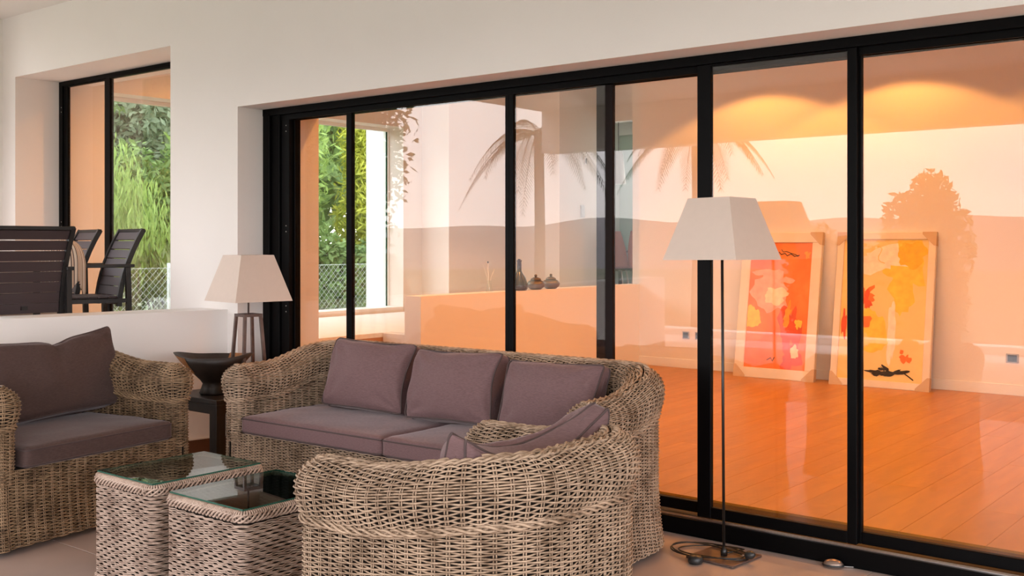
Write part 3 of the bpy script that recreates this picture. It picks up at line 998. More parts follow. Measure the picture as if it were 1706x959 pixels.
bw = thing('wooden_bowl', 'black charred wooden bowl with pointed ends on a waisted foot, on the dark side table', 'bowl', (-5.67, 4.05, .501), R(35))
bw.scale = (1.08, 1.08, 1.06)
n = 48
prof_o = [(.075, 0), (.082, .012), (.070, .04), (.062, .065), (.075, .085), (.120, .13), (.165, .18), (.195, .225)]
prof_i = [(.183, .226), (.150, .185), (.100, .135), (.05, .11), (.004, .105)]
V, F = [], []
for pi_, (r, z) in enumerate(prof_o + prof_i):
    for k in range(n):
        a = 2 * PI * k / n
        f_ = max(0.0, min(1.0, (z - .08) / .14))
        ex = abs(math.cos(a)) ** 6
        rx = r * (1 + f_ * .22 * ex)
        V.append((rx * math.cos(a), r * math.sin(a) * (1 - .12 * f_), z + f_ * .022 * ex))
np_ = len(prof_o + prof_i)
for i in range(np_ - 1):
    for k in range(n): F.append((i * n + k, i * n + (k + 1) % n, (i + 1) * n + (k + 1) % n, (i + 1) * n + k))
me = bpy.data.meshes.new('bowl_body'); me.from_pydata(V, [], F + [tuple(range(n))[::-1], tuple((np_ - 1) * n + k for k in range(n))])
me.polygons.foreach_set('use_smooth', [True] * len(me.polygons)); me.update()
link('bowl_body', me, M['bowl_wood'], bw)
def bowl_patch(k0, k1, i0, i1, push, dz=0.0):
    v, f = [], []
    for i in range(i0, i1 + 1):
        for k in range(k0, k1 + 1):
            p = Vector(V[i * n + k % n]); c = Vector((p.x, p.y, 0)).normalized() * push
            v.append(tuple(p + c + Vector((0, 0, dz))))
    m_ = k1 - k0 + 1
    for i in range(i1 - i0):
        for k in range(k1 - k0): f.append((i * m_ + k, i * m_ + k + 1, (i + 1) * m_ + k + 1, (i + 1) * m_ + k))
    tag(MB().add(v, f, True).build('worn_patch', M['bowl_patch'], bw), 'worn orange-brown wood patch')
bowl_patch(27, 31, 5, 7, .004)
bowl_patch(4, 10, 7, 9, -.002, .004)

def pyramid_shade(o, top, bot, z0, z1, thick=.004):
    def shell(t, b_, za, zb):
        return [(-b_, -b_, za), (b_, -b_, za), (b_, b_, za), (-b_, b_, za), (-t, -t, zb), (t, -t, zb), (t, t, zb), (-t, t, zb)]
    V = shell(top, bot, z0, z1) + shell(top - thick, bot - thick, z0, z1)
    F = []
    for k in range(4):
        j = (k + 1) % 4
        F += [(k, j, 4 + j, 4 + k), (8 + j, 8 + k, 12 + k, 12 + j), (j, k, 8 + k, 8 + j), (4 + k, 4 + j, 12 + j, 12 + k)]
    s = MB().add(V, F).build('lamp_shade', M['shade'], o)
    for zz, hw in ((z0 + .004, bot - thick), (z1 - .004, top - thick)):
        MB().tube([(-hw, -hw, zz), (hw, -hw, zz), (hw, hw, zz), (-hw, hw, zz)], .002, 5, closed=True).build('shade_ring', M['black_metal'], s)
    b_ = MB()
    b_.tube([(-top + thick, 0, z1 - .01), (top - thick, 0, z1 - .01)], .002, 5); b_.tube([(0, -top + thick, z1 - .01), (0, top - thick, z1 - .01)], .002, 5)
    b_.build('shade_spider', M['black_metal'], s)
    return s

tl = thing('table_lamp', 'table lamp with cream pyramid shade on an open four-legged bronze frame', 'lamp', (-5.535, 4.215, .501), R(-8))
for sx in (-1, 1):
    for sy in (-1, 1):
        MB().bar((sx * .085, sy * .085, 0), (sx * .055, sy * .055, .49), .018, .018, (0, 1, 0)).build('leg', M['bronze'], tl)
b = MB()
b.box(-.064, .064, -.064, -.046, .485, .503); b.box(-.064, .064, .046, .064, .485, .503)
b.box(-.064, -.046, -.046, .046, .485, .503); b.box(.046, .064, -.046, .046, .485, .503)
b.box(-.05, .05, -.006, .006, .488, .50)
b.build('top_frame', M['bronze'], tl)
MB().box(-.094, .094, -.094, .094, 0, .012, .002).build('base_plate', M['bronze'], tl)
MB().tube([(0, 0, .49), (0, 0, .70)], .006, 8).build('stem', M['bronze'], tl)
MB().lathe([(.014, .70), (.016, .76), (.03, .80), (.03, .825), (.012, .85)], 14).build('bulb', M['white_frame'], tl)
pyramid_shade(tl, .115, .20, .585, .875)

# ------------------------------------------------------------------ floor lamp
flp = thing('floor_lamp', 'slim black floor lamp with cream pyramid shade on a square steel base', 'lamp', (-2.315, 4.44, 0.001), R(-5))
MB().box(-.125, .125, -.125, .125, 0, .010, .002).build('base_plate', M['bronze'], flp)
MB().tube([(0, 0, .01), (0, 0, 1.52)], .0068, 10).build('pole', M['black_metal'], flp)
MB().lathe([(.016, .01), (.016, .03), (.008, .05)], 14).build('pole_socket', M['black_metal'], flp)
MB().lathe([(.014, 1.42), (.016, 1.47), (.03, 1.51), (.03, 1.54), (.012, 1.57)], 14).build('bulb', M['white_frame'], flp)
pyramid_shade(flp, .112, .196, 1.372, 1.657)
flp.rotation_euler = (R(-.55), R(-.75), R(-5))
pts = [(0.0, .02, .016)]
for k in range(90):
    a = k / 90 * 2 * PI * 2.6 + 1.2
    rr = .165 + .035 * math.sin(a * .8 + .6) + .02 * math.sin(a * 2.1)
    pts.append((rr * math.cos(a) - .045, rr * .72 * math.sin(a) - .02, .016 + .004 * math.sin(a * 1.7) + .00008 * k))
cb = MB().tube(pts, .0036, 6).build('power_cord', M['black_metal'], flp)
MB().lathe([(.030, .0), (.034, .006), (.034, .022), (.026, .034), (.0, .036)], 20, Matrix.Translation((-.045, -.165, .0))).build('foot_switch', M['dark_plastic'], flp)
pg = MB()
pg.lathe([(.016, 0), (.019, .012), (.019, .03), (.008, .045)], 14, Matrix.Translation((.115, .005, .03)) @ Matrix.Rotation(R(75), 4, 'Y'))
p_ = pg.build('plug', M['dark_plastic'], flp)
for s_ in (-1, 1):
    MB().tube([(.108, .005 + .008 * s_, .03), (.09, .005 + .008 * s_, .027)], .0024, 6).build('plug_pin', M['screw'], p_)

ds = thing('door_stop', 'small rounded metallic doorstop lying on the floor by the door sill', 'doorstop', (-1.865, 4.615, 0), R(20))
MB().lathe([(.030, 0), (.034, .006), (.032, .018), (.024, .030), (.010, .036), (.0005, .037)], 24, None, 1.35, .9).build('body', mat('dull_bronze', (.30, .22, .18), .35, metal=.7), ds)
MB().lathe([(.031, .004), (.0355, .008), (.0345, .016)], 24, None, 1.35, .9).build('rubber_band', M['dark_plastic'], ds)
MB().bar((.03, 0, .008), (.085, .02, .004), .006, .002).build('spring_tongue', M['screw'], ds)

#PART3
# ------------------------------------------------------------------ leaning paintings
M['art_frame'] = mat('pale_wrapped_frame', (0.78, 0.69, 0.56), 0.5, var=0.05, vscale=5)
M['card'] = mat('corner_cardboard', (0.58, 0.42, 0.27), 0.7, var=0.06)
M['art_back'] = mat('stretcher_wood', (0.45, 0.28, 0.14), 0.7)
def paint(name, c): return mat(name, c, 0.6, var=0.12, vscale=14)
PAINTS = {k: paint('paint_' + k, c) for k, c in dict(orange=(.80, .19, .03), red=(.72, .09, .02), pink=(.82, .42, .30), cream=(.84, .70, .46), pale=(.86, .78, .62),
          yellow=(.86, .60, .07), gold=(.80, .50, .03), black=(.015, .010, .008), amber=(.85, .36, .03)).items()}
def canvas_mat(name, c1, c2, c3, sc):
    m, N, L, b_ = new_mat(name)
    b_.inputs['Roughness'].default_value = 0.55
    tc = N.new('ShaderNodeTexCoord')
    n_ = N.new('ShaderNodeTexNoise'); n_.inputs['Scale'].default_value = sc; n_.inputs['Detail'].default_value = 5; n_.inputs['Distortion'].default_value = .8
    L.new(tc.outputs['Object'], n_.inputs['Vector'])
    r = N.new('ShaderNodeValToRGB')
    r.color_ramp.elements[0].position = .35; r.color_ramp.elements[0].color = (*c1, 1)
    r.color_ramp.elements[1].position = .70; r.color_ramp.elements[1].color = (*c3, 1)
    r.color_ramp.elements.new(.52).color = (*c2, 1)
    L.new(n_.outputs['Fac'], r.inputs['Fac']); L.new(r.outputs['Color'], b_.inputs['Base Color'])
    return m
M['canvas_orange'] = canvas_mat('orange_canvas', (.80, .17, .02), (.82, .21, .03), (.84, .27, .05), 3.0)
M['canvas_yellow'] = canvas_mat('yellow_canvas', (.84, .60, .25), (.85, .64, .26), (.86, .55, .14), 2.2)

def blob(par, pm_, cx_, cz_, rx, rz_, seed, w, h, layer, rough=.25, n=30, ang=0.0):
    """flat patch of paint on the canvas, canvas coordinates 0..1"""
    vs_ = []
    layer = layer + .35 * len(par.children)
    for k in range(n):
        a = 2 * PI * k / n
        q = 1 + rough * (noise.noise(Vector((math.cos(a) * 1.6 + seed, math.sin(a) * 1.6, seed * .7))) * 1.6 + .5 * noise.noise(Vector((math.cos(a) * 5, math.sin(a) * 5 + seed, 0))))
        x_, z_ = rx * q * math.cos(a), rz_ * q * math.sin(a)
        xr, zr_ = x_ * math.cos(ang) - z_ * math.sin(ang), x_ * math.sin(ang) + z_ * math.cos(ang)
        X_ = min(max((cx_ + xr - .5), -.495), .495) * w; Z_ = min(max(cz_ + zr_, .005), .995) * h
        vs_.append((X_, -.0006 * layer, Z_))
    c0 = (sum(v[0] for v in vs_) / n, -.0006 * layer, sum(v[2] for v in vs_) / n)
    vs2 = [(v[0], -.0006 * layer + .0005, v[2]) for v in vs_]
    V_ = vs_ + [c0] + vs2
    F_ = [(k, (k + 1) % n, n) for k in range(n)] + [(k, n + 1 + k, n + 1 + (k + 1) % n, (k + 1) % n) for k in range(n)]
    MB().add(V_, F_).build('paint_patch', PAINTS[pm_], par)
def stroke(par, pm_, pts, r, w, h, layer):
    MB().tube([((p[0] - .5) * w, -.0006 * layer, p[1] * h) for p in pts], r, 5).build('brush_stroke', PAINTS[pm_], par)

def leaning_art(name, label, x0, x1, yb, h, lean, bar, canvas, rz=0.0):
    w = x1 - x0
    root = thing(name, label, 'painting', ((x0 + x1) / 2, yb, IZ + .001), rz)
    def part(nm, b_, mt, par=None):
        o_ = b_.build(nm, mt, par or root)
        if par is None: o_.rotation_euler = (-lean, 0, 0)
        return o_
    part('frame_bar', MB().box(-w / 2, w / 2, 0, .05, 0, bar, .004), M['art_frame'])
    part('frame_bar', MB().box(-w / 2, w / 2, 0, .05, h - bar, h, .004), M['art_frame'])
    part('frame_bar', MB().box(-w / 2, -w / 2 + bar, 0, .05, bar, h - bar, .004), M['art_frame'])
    part('frame_bar', MB().box(w / 2 - bar, w / 2, 0, .05, bar, h - bar, .004), M['art_frame'])
    part('back_board', MB().box(-w / 2 + .01, w / 2 - .01, .035, .045, .01, h - .01), M['art_back'])
    c = .13
    for sx in (-1, 1):
        for zt in (0, 1):
            zc = h if zt else 0; sg = -1 if zt else 1
            poly = [(sx * (w / 2 + .003), zc - sg * .003), (sx * (w / 2 - c), zc - sg * .003), (sx * (w / 2 - c), zc + sg * .02), (sx * (w / 2 - .02), zc + sg * c), (sx * (w / 2 + .003), zc + sg * c)]
            v = [(p[0], -.006, p[1]) for p in poly] + [(p[0], .052, p[1]) for p in poly]
            k5 = range(5)
            f = [tuple(k5), tuple(reversed([5 + k for k in k5]))] + [(k, 5 + k, 5 + (k + 1) % 5, (k + 1) % 5) for k in k5]
            part('corner_protector', MB().add(v, f), M['card'])
    cv = part('canvas', MB().box(-w / 2 + bar - .004, w / 2 - bar + .004, .012, .03, bar - .004, h - bar + .004), M[canvas])
    return root, cv, w - 2 * bar, h - 2 * bar, bar

root, cv, cw, ch, bar = leaning_art('leaning_painting', 'orange abstract painting in a pale frame with cardboard corners leaning on the far wall', -5.23, -4.345, 10.24, 1.53, R(9.2), .105, 'canvas_orange')
def paint_on(cv, cw, ch, bar, items):
    for it in items:
        before = set(bpy.data.objects)
        it(cv, cw, ch)
        for o_ in set(bpy.data.objects) - before:
            o_.location = (0, .012, bar)
paint_on(cv, cw, ch, bar, [
    lambda c, w, h: blob(c, 'pink', .36, .60, .30, .15, 1.3, w, h, 1, .35),  # pink and cream streaks: partly a pale reflection put into the paint
    lambda c, w, h: blob(c, 'cream', .45, .58, .16, .06, 2.1, w, h, 2, .5),
    lambda c, w, h: blob(c, 'pink', .55, .70, .14, .03, 9.1, w, h, 2, .5),
    lambda c, w, h: blob(c, 'pink', .22, .76, .20, .025, 4.4, w, h, 2, .3),
    lambda c, w, h: blob(c, 'red', .72, .34, .13, .16, 3.7, w, h, 3, .5),
    lambda c, w, h: blob(c, 'red', .76, .09, .17, .09, 5.2, w, h, 3, .4),
    lambda c, w, h: blob(c, 'amber', .66, .42, .05, .10, 7.4, w, h, 4, .5, ang=-.5),
    lambda c, w, h: blob(c, 'yellow', .84, .36, .05, .045, 8.8, w, h, 4, .5),
    lambda c, w, h: blob(c, 'cream', .83, .14, .055, .04, 6.1, w, h, 4, .5),
    lambda c, w, h: blob(c, 'yellow', .10, .40, .10, .07, 6.6, w, h, 2, .5),
    lambda c, w, h: blob(c, 'amber', .93, .905, .04, .03, 2.9, w, h, 2, .5),
    lambda c, w, h: stroke(c, 'black', [(.46, .925), (.50, .905), (.56, .915), (.60, .895), (.66, .91), (.72, .89), (.80, .90)], .005, w, h, 2),
    lambda c, w, h: stroke(c, 'black', [(.50, .945), (.53, .925), (.58, .93), (.66, .915), (.74, .905), (.78, .89)], .004, w, h, 2),
    lambda c, w, h: stroke(c, 'black', [(.38, .065), (.44, .085), (.47, .06), (.50, .09)], .004, w, h, 2),
])
root, cv, cw, ch, bar = leaning_art('leaning_painting', 'yellow abstract painting with black and orange strokes leaning on the far wall', -4.185, -3.215, 10.25, 1.525, R(9.0), .07, 'canvas_yellow')
paint_on(cv, cw, ch, bar, [
    lambda c, w, h: blob(c, 'yellow', .74, .80, .24, .17, 1.1, w, h, 1, .45),
    lambda c, w, h: blob(c, 'gold', .82, .90, .15, .085, 2.2, w, h, 2, .4),
    lambda c, w, h: blob(c, 'yellow', .72, .60, .10, .12, 3.3, w, h, 1, .6),
    lambda c, w, h: blob(c, 'pale', .45, .86, .30, .10, 4.4, w, h, 1, .5),
    lambda c, w, h: blob(c, 'pale', .62, .32, .05, .20, 5.5, w, h, 1, .3),
    lambda c, w, h: blob(c, 'yellow', .40, .34, .14, .13, 6.6, w, h, 1, .4),
    lambda c, w, h: blob(c, 'orange', .27, .61, .12, .055, 7.7, w, h, 2, .7),
    lambda c, w, h: blob(c, 'red', .30, .56, .07, .06, 8.1, w, h, 3, .7, ang=.6),
    lambda c, w, h: blob(c, 'orange', .20, .41, .11, .06, 8.8, w, h, 2, .7),
    lambda c, w, h: blob(c, 'red', .05, .39, .035, .09, 9.9, w, h, 2, .4),
    lambda c, w, h: blob(c, 'orange', .80, .165, .05, .028, 3.9, w, h, 2, .6),
    lambda c, w, h: blob(c, 'orange', .75, .21, .02, .013, 1.9, w, h, 2, .4),
    lambda c, w, h: blob(c, 'black', .50, .055, .13, .020, 2.8, w, h, 3, .5),
    lambda c, w, h: blob(c, 'black', .66, .06, .12, .018, 3.6, w, h, 3, .6, ang=.12),
    lambda c, w, h: blob(c, 'black', .56, .085, .07, .018, 4.9, w, h, 3, .7, ang=-.3),
    lambda c, w, h: stroke(c, 'black', [(.76, .075), (.84, .045), (.90, .02)], .006, w, h, 3),
    lambda c, w, h: stroke(c, 'gold', [(.40, .95), (.44, .945), (.46, .93), (.44, .90), (.42, .88), (.425, .855), (.45, .84), (.50, .83)], .003, w, h, 2),
])

# ------------------------------------------------------------------ switches and sockets
def wall_plate(name, label, loc, rz, w, h, keys, m='steel_plate', grp=None):
    o = thing(name, label, 'socket' if 'socket' in name else 'switch', loc, rz, grp)
    MB().box(-w / 2, w / 2, -.010, 0, -h / 2, h / 2, .002).build('plate', M[m], o)
    for k in range(keys):
        zc = -h / 2 + h * (k + .5) / keys
        MB().box(-w * .36, w * .36, -.014, -.010, zc - h / keys * .36, zc + h / keys * .36, .001).build('insert', M['dark_plastic'] if 'socket' in name else M['steel_plate'], o)
    return o
wall_plate('power_socket', 'grey power socket low on the far wall left of the orange painting', (-5.96, YF, .42), 0, .085, .085, 1)
wall_plate('power_socket', 'grey power socket on the far wall beside the black door upright', (-5.80, YF, .42), 0, .085, .085, 1)
wall_plate('power_socket', 'grey power socket low on the far wall right of the yellow painting', (-2.55, YF, .39), 0, .11, .085, 1)
wall_plate('thermostat', 'small wall thermostat with a green screen above the switch plate', (XB, 11.26, 2.508), R(90), .06, .09, 1, 'white_frame')
wall_plate('light_switch', 'grey double switch plate on the wall beyond the half wall', (XB, 11.19, 1.86), R(90), .085, .16, 2)
wall_plate('light_switch', 'grey triple switch plate on the pale kitchen wall', (-8.42, 12.75, 1.85), R(90), .09, .26, 3)

# ------------------------------------------------------------------ things on the half wall
M['bottle_glass'] = mat('dark_brown_glass', (0.03, 0.016, 0.012), 0.15)
M['jar_metal'] = mat('aged_silver', (0.16, 0.13, 0.11), 0.35, metal=.6)
HW = .976
bt = thing('bottle', 'tall dark brown bottle with long neck on the half wall', 'bottle', (-6.65, 8.387, HW))
MB().lathe([(.07, 0), (.085, .015), (.085, .06), (.065, .13), (.032, .18), (.024, .20), (.022, .285), (.026, .295), (.026, .305), (.018, .305)], 20).build('glass_body', M['bottle_glass'], bt)
MB().lathe([(.015, .303), (.015, .316)], 12).build('stopper', M['dark_wood'], bt)
for yy, lb in ((8.66, 'small squat lidded jar next to the brown bottle on the half wall'), (8.92, 'small squat lidded jar furthest from the brown bottle on the half wall')):
    j = thing('lidded_jar', lb, 'jar', (-6.65, yy, HW))
    MB().lathe([(.05, 0), (.085, .025), (.095, .055), (.075, .085), (.05, .095)], 20).build('jar_body', M['jar_metal'], j)
    l_ = MB().lathe([(.056, .095), (.05, .112), (.02, .126)], 18).build('lid', M['jar_metal'], j)
    MB().lathe([(.008, .124), (.016, .14), (.010, .155)], 10).build('lid_knob', M['jar_metal'], l_)
vz = thing('twig_vase', 'small glass vase with thin dry twigs on the half wall by the door upright', 'vase', (-6.66, 7.93, HW))
MB().lathe([(.03, 0), (.034, .01), (.022, .06), (.018, .10), (.024, .11)], 16).build('vase_body', M['window_glass'], vz)
for k in range(5):
    a = k * 1.3
    MB().tube([(0, 0, .01), (.02 * math.cos(a), .02 * math.sin(a), .14), (.06 * math.cos(a), .06 * math.sin(a), .20 + .022 * k)], [.0025, .002, .0012], 5).build('twig', M['white_frame'], vz)
MB().lathe([(.001, -.011), (.009, -.004), (.009, .004), (.001, .011)], 10, Matrix.Translation((.06 * math.cos(5.2), .06 * math.sin(5.2), .29))).build('seed_head', M['dark_plastic'], vz)

# ------------------------------------------------------------------ kitchen glimpse
pl = thing('pendant_lamp', 'tapered taupe pendant lamp hanging in the kitchen opening', 'lamp', (-8.08, 12.4, 2.27))
MB().lathe([(.105, 0), (.062, .45), (.058, .45), (.100, .002)], 24).build('lamp_shade', mat('taupe_shade', (.40, .36, .31), .8), pl)
MB().tube([(0, 0, .45), (0, 0, .90)], .004, 6).build('cable', M['dark_plastic'], pl)
MB().lathe([(.04, .885), (.04, .90)], 16).build('ceiling_rose', M['white_frame'], pl)
M['rust_shell'] = mat('rust_shell', (.36, .17, .11), .55)
def shell_chair(label, loc, rz):
    o = thing('shell_chair', label, 'chair', loc, rz, 'rust shell chairs in the kitchen')
    V_, F_ = [], []
    for i in range(11):
        t_ = i / 10
        for k in range(9):
            u_ = k / 4 - 1
            if t_ < .45:
                s_ = t_ / .45
                y_, z_, hw = -.20 + .36 * s_, .46 + .02 * (1 - s_) ** 2 * -1 + .03 * u_ * u_, .21 + .02 * s_
            else:
                s_ = (t_ - .45) / .55
                y_, z_, hw = .16 + .14 * s_ - .06 * u_ * u_ * (1 - s_ * .3), .46 + .50 * s_ + .03 * u_ * u_ * (1 - s_), .23 - .07 * s_ ** 2
            V_.append((u_ * hw, y_, z_))
    for i in range(10):
        for k in range(8): F_.append((i * 9 + k, i * 9 + k + 1, (i + 1) * 9 + k + 1, (i + 1) * 9 + k))
    sh = MB().add(V_, F_, True).build('seat_shell', M['rust_shell'], o)
    so = sh.modifiers.new('thick', 'SOLIDIFY'); so.thickness = .012
    MB().box(-.20, .20, -.19, .15, .43, .452, .004).build('seat_frame', M['dark_plastic'], o)
    for sx in (-1, 1):
        for sy in (-1, 1): MB().tube([(sx * .15, sy * .14, .44), (sx * .20, sy * .20, 0)], .010, 8).build('leg', M['screw'] if sy > 0 else M['white_frame'], o)
    return o
shell_chair('rust-brown shell chair in the kitchen opening, the nearer of two', (-7.92, 12.02, UPZ + .03), R(200))
shell_chair('rust-brown shell chair in the kitchen opening, half hidden by the far wall', (-7.40, 12.05, UPZ + .03), R(200))
kt = thing('kitchen_table', 'dark table edge behind the rust shell chairs', 'table', (-7.95, 12.62, UPZ))
MB().box(-.40, .5, -.22, .22, .70, .73, .003).build('table_top', M['dark_wood'], kt)
for sx in (-.36, .46):
    for sy in (-.18, .18): MB().box(sx - .02, sx + .02, sy - .02, sy + .02, 0, .70).build('leg', M['dark_wood'], kt)
dr = tag(thing('door_10', None, None, (-8.42, 12.47, UPZ)), kind='structure')
MB().box(0, .03, -.10, .10, 0, 1.85, .003).build('door_edge', M['black_alu'], dr)

# ------------------------------------------------------------------ dining terrace
def slat_chair(label, loc, rz):
    """faces local -y"""
    o = thing('slat_armchair', label, 'chair', loc, rz, 'slatted armchairs on the dining terrace')
    fr, sm_ = M['chair_frame'], M['slat']
    hw = .27
    def back_pt(z):  # y of the back at height z
        s_ = (z - .40) / .53
        return .20 + .05 * s_ + .13 * s_ * s_
    for sx in (-1, 1):
        MB().box(sx * hw - .018, sx * hw + .018, -.25, -.21, 0, .65, .003).build('leg', fr, o)
        MB().bar((sx * hw, .27, 0), (sx * hw, .255, .65), .036, .036, (0, 1, 0)).build('leg', fr, o)
        MB().box(sx * hw - .026, sx * hw + .026, -.27, .30, .65, .675, .004).build('armrest', fr, o)
        MB().box(sx * hw - .015, sx * hw + .015, -.21, .25, .39, .42).build('side_rail', fr, o)
        prev = None
        b_ = MB()
        for k in range(8):
            z = .36 + .57 * k / 7
            p = Vector((sx * (hw - .025), back_pt(z), z))
            if prev is not None: b_.bar(prev, p + (p - prev) * .05, .03, .036, (0, 1, 0))
            prev = p
        b_.build('upright', fr, o)
    for k in range(8):
        z = .405 + .0685 * k
        b_ = MB().bar((-hw + .04, back_pt(z), z), (hw - .04, back_pt(z), z), .012, .0665, (0, back_pt(z + .03) - back_pt(z - .03), .06), .002)
        b_.build('back_slat', sm_, o)
    MB().box(-hw + .01, hw - .01, back_pt(.925) - .015, back_pt(.925) + .015, .915, .94, .004).build('top_rail', fr, o)
    for k in range(6):
        y = -.235 + .072 * k
        MB().box(-hw + .02, hw - .02, y, y + .060, .425, .437, .002).build('seat_slat', sm_, o)
    MB().box(-hw + .015, hw - .015, -.25, -.22, .39, .424).build('seat_rail', fr, o)
    MB().box(-.02, .02, -.20, .22, .395, .42).build('seat_rail', fr, o)
    return o
c1 = slat_chair('dark slatted armchair nearest the low wall, its back to the viewer', (-7.02, 3.42, UPZ), R(-94))
slat_chair('dark slatted armchair facing out, second from the right and half hidden by striped cloth', (-8.14, 4.20, UPZ), R(-12))
slat_chair('dark slatted armchair facing out in front of the tree window, rightmost of the three', (-7.53, 4.20, UPZ), R(-12))

dt = thing('dining_table', 'rectangular dining table under a long beige cloth on the raised terrace', 'table', (-7.97, 3.62, UPZ))
MB().box(-.72, .60, -.42, .22, .71, .74, .004).build('table_top', M['dark_wood'], dt)
for sx in (-.66, .54):
    for sy in (-.36, .16): MB().box(sx - .03, sx + .03, sy - .03, sy + .03, 0, .71).build('leg', M['dark_wood'], dt)
nl = 96
V_, F_ = [], []
for (o_, z) in ((.008, .745), (.014, .735), (.03, .55), (.045, .30), (.055, .04)):
    for k in range(nl):
        a = 4 * k / nl; sd = int(a); u_ = 2 * (a - sd) - 1
        q = [(u_, -1), (1, u_), (-u_, 1), (-1, -u_)][sd]
        f_ = 0 if z > .73 else o_ * (1 + .5 * math.sin(k * 1.6) + .3 * math.sin(k * .7))
        V_.append((-.06 + q[0] * (.66 + f_), -.10 + q[1] * (.32 + f_), z))
for i in range(4):
    for k in range(nl): F_.append((i * nl + k, i * nl + (k + 1) % nl, (i + 1) * nl + (k + 1) % nl, (i + 1) * nl + k))
F_.append(tuple(range(nl)))
tc_ = MB().add(V_, F_, True).build('tablecloth', M['cloth_beige'], None, loc=(-7.97, 3.62, UPZ))
tag(tc_, 'long beige tablecloth hanging from the dining table', 'tablecloth')
# striped cloth over the table corner
def stripe_mat():
    m, N, L, b_ = new_mat('striped_cloth')
    b_.inputs['Roughness'].default_value = .85
    at = N.new('ShaderNodeUVMap'); at.uv_map = 'stripes'
    sp = N.new('ShaderNodeSeparateXYZ'); L.new(at.outputs[0], sp.inputs[0])
    mu = N.new('ShaderNodeMath'); mu.operation = 'MULTIPLY'; mu.inputs[1].default_value = 17.0; L.new(sp.outputs['X'], mu.inputs[0])
    fr = N.new('ShaderNodeMath'); fr.operation = 'FRACT'; L.new(mu.outputs[0], fr.inputs[0])
    r = N.new('ShaderNodeValToRGB'); r.color_ramp.interpolation = 'CONSTANT'
    r.color_ramp.elements[0].position = 0; r.color_ramp.elements[0].color = (.72, .58, .46, 1)
    r.color_ramp.elements[1].position = .42; r.color_ramp.elements[1].color = (.05, .03, .028, 1)
    r.color_ramp.elements.new(.58).color = (.62, .44, .31, 1)
    r.color_ramp.elements.new(.84).color = (.12, .06, .05, 1)
    L.new(fr.outputs[0], r.inputs['Fac']); L.new(r.outputs['Color'], b_.inputs['Base Color'])
    return m
nu, nv = 40, 26
V_, F_, UV = [], [], []
for j in range(nv + 1):
    t_ = j / nv
    for i in range(nu + 1):
        s_ = i / nu
        ang = -1.9 + 2.9 * s_
        rr = .04 + .135 * math.sin(min(1, t_ * 1.25) * PI / 2)
        drop = .22 * t_ ** 2.2 * (1 + .25 * math.sin(s_ * 17)) + .10 * max(0, t_ - .8) * 2
        V_.append((rr * math.cos(ang) * (1 + .07 * math.sin(s_ * 23)), rr * .8 * math.sin(ang), .10 * (1 - t_ ** 2) - drop * .9 + .012 * math.sin(s_ * 19) * t_))
        UV.append((s_ * .8, t_))
for j in range(nv):
    for i in range(nu): F_.append((j * (nu + 1) + i, j * (nu + 1) + i + 1, (j + 1) * (nu + 1) + i + 1, (j + 1) * (nu + 1) + i))
me = bpy.data.meshes.new('striped_cloth'); me.from_pydata(V_, [], F_)
uvl = me.uv_layers.new(name='stripes')
for p in me.polygons:
    p.use_smooth = True
    for li in p.loop_indices: uvl.data[li].uv = UV[me.loops[li].vertex_index]
me.update()
sc_ = link('striped_cloth', me, stripe_mat(), None, loc=(-7.27, 3.90, UPZ + .752), rot=(0, 0, R(10)))
so = sc_.modifiers.new('thick', 'SOLIDIFY'); so.thickness = .008
tag(sc_, 'brown and cream striped cloth bunched over the corner of the dining table', 'cloth')

# ------------------------------------------------------------------ garden seen through the far window
M['ground'] = mat('garden_ground', (0.10, 0.13, 0.05), 0.95, var=.3, vscale=1.5)
M['wire'] = mat('galvanised_wire', (0.55, 0.58, 0.55), 0.5, metal=.3)
M['bark'] = mat('grey_bark', (0.14, 0.11, 0.09), .9, var=.3, vscale=10)
def leaf_mat(name, c, c2):
    m, N, L, b_ = new_mat(name)
    b_.inputs['Roughness'].default_value = .6
    b_.inputs['Specular IOR Level'].default_value = .3
    tc = N.new('ShaderNodeTexCoord')
    n_ = N.new('ShaderNodeTexNoise'); n_.inputs['Scale'].default_value = 5; n_.inputs['Detail'].default_value = 8; n_.inputs['Roughness'].default_value = .8
    L.new(tc.outputs['Object'], n_.inputs['Vector'])
    r = N.new('ShaderNodeValToRGB')
    r.color_ramp.elements[0].position = .38; r.color_ramp.elements[0].color = (*c2, 1)
    r.color_ramp.elements[1].position = .62; r.color_ramp.elements[1].color = (*c, 1)
    L.new(n_.outputs['Fac'], r.inputs['Fac']); L.new(r.outputs['Color'], b_.inputs['Base Color'])
    tr = N.new('ShaderNodeBsdfTranslucent'); L.new(r.outputs['Color'], tr.inputs['Color'])
    mx = N.new('ShaderNodeMixShader'); mx.inputs['Fac'].default_value = .4
    L.new(b_.outputs[0], mx.inputs[1]); L.new(tr.outputs[0], mx.inputs[2])
    L.new(mx.outputs[0], N['Material Output'].inputs['Surface'])
    return m
LM = {k: leaf_mat('leaf_' + k, a, b_) for k, (a, b_) in dict(
    mid=((.26, .36, .11), (.10, .17, .05)), bright=((.42, .55, .16), (.22, .33, .08)), yellow=((.66, .64, .09), (.42, .46, .07)),
    grey=((.46, .52, .36), (.28, .34, .22)), dark=((.10, .15, .05), (.04, .07, .02)), olive=((.40, .45, .20), (.20, .25, .10)), palm=((.06, .09, .03), (.03, .05, .015))).items()}

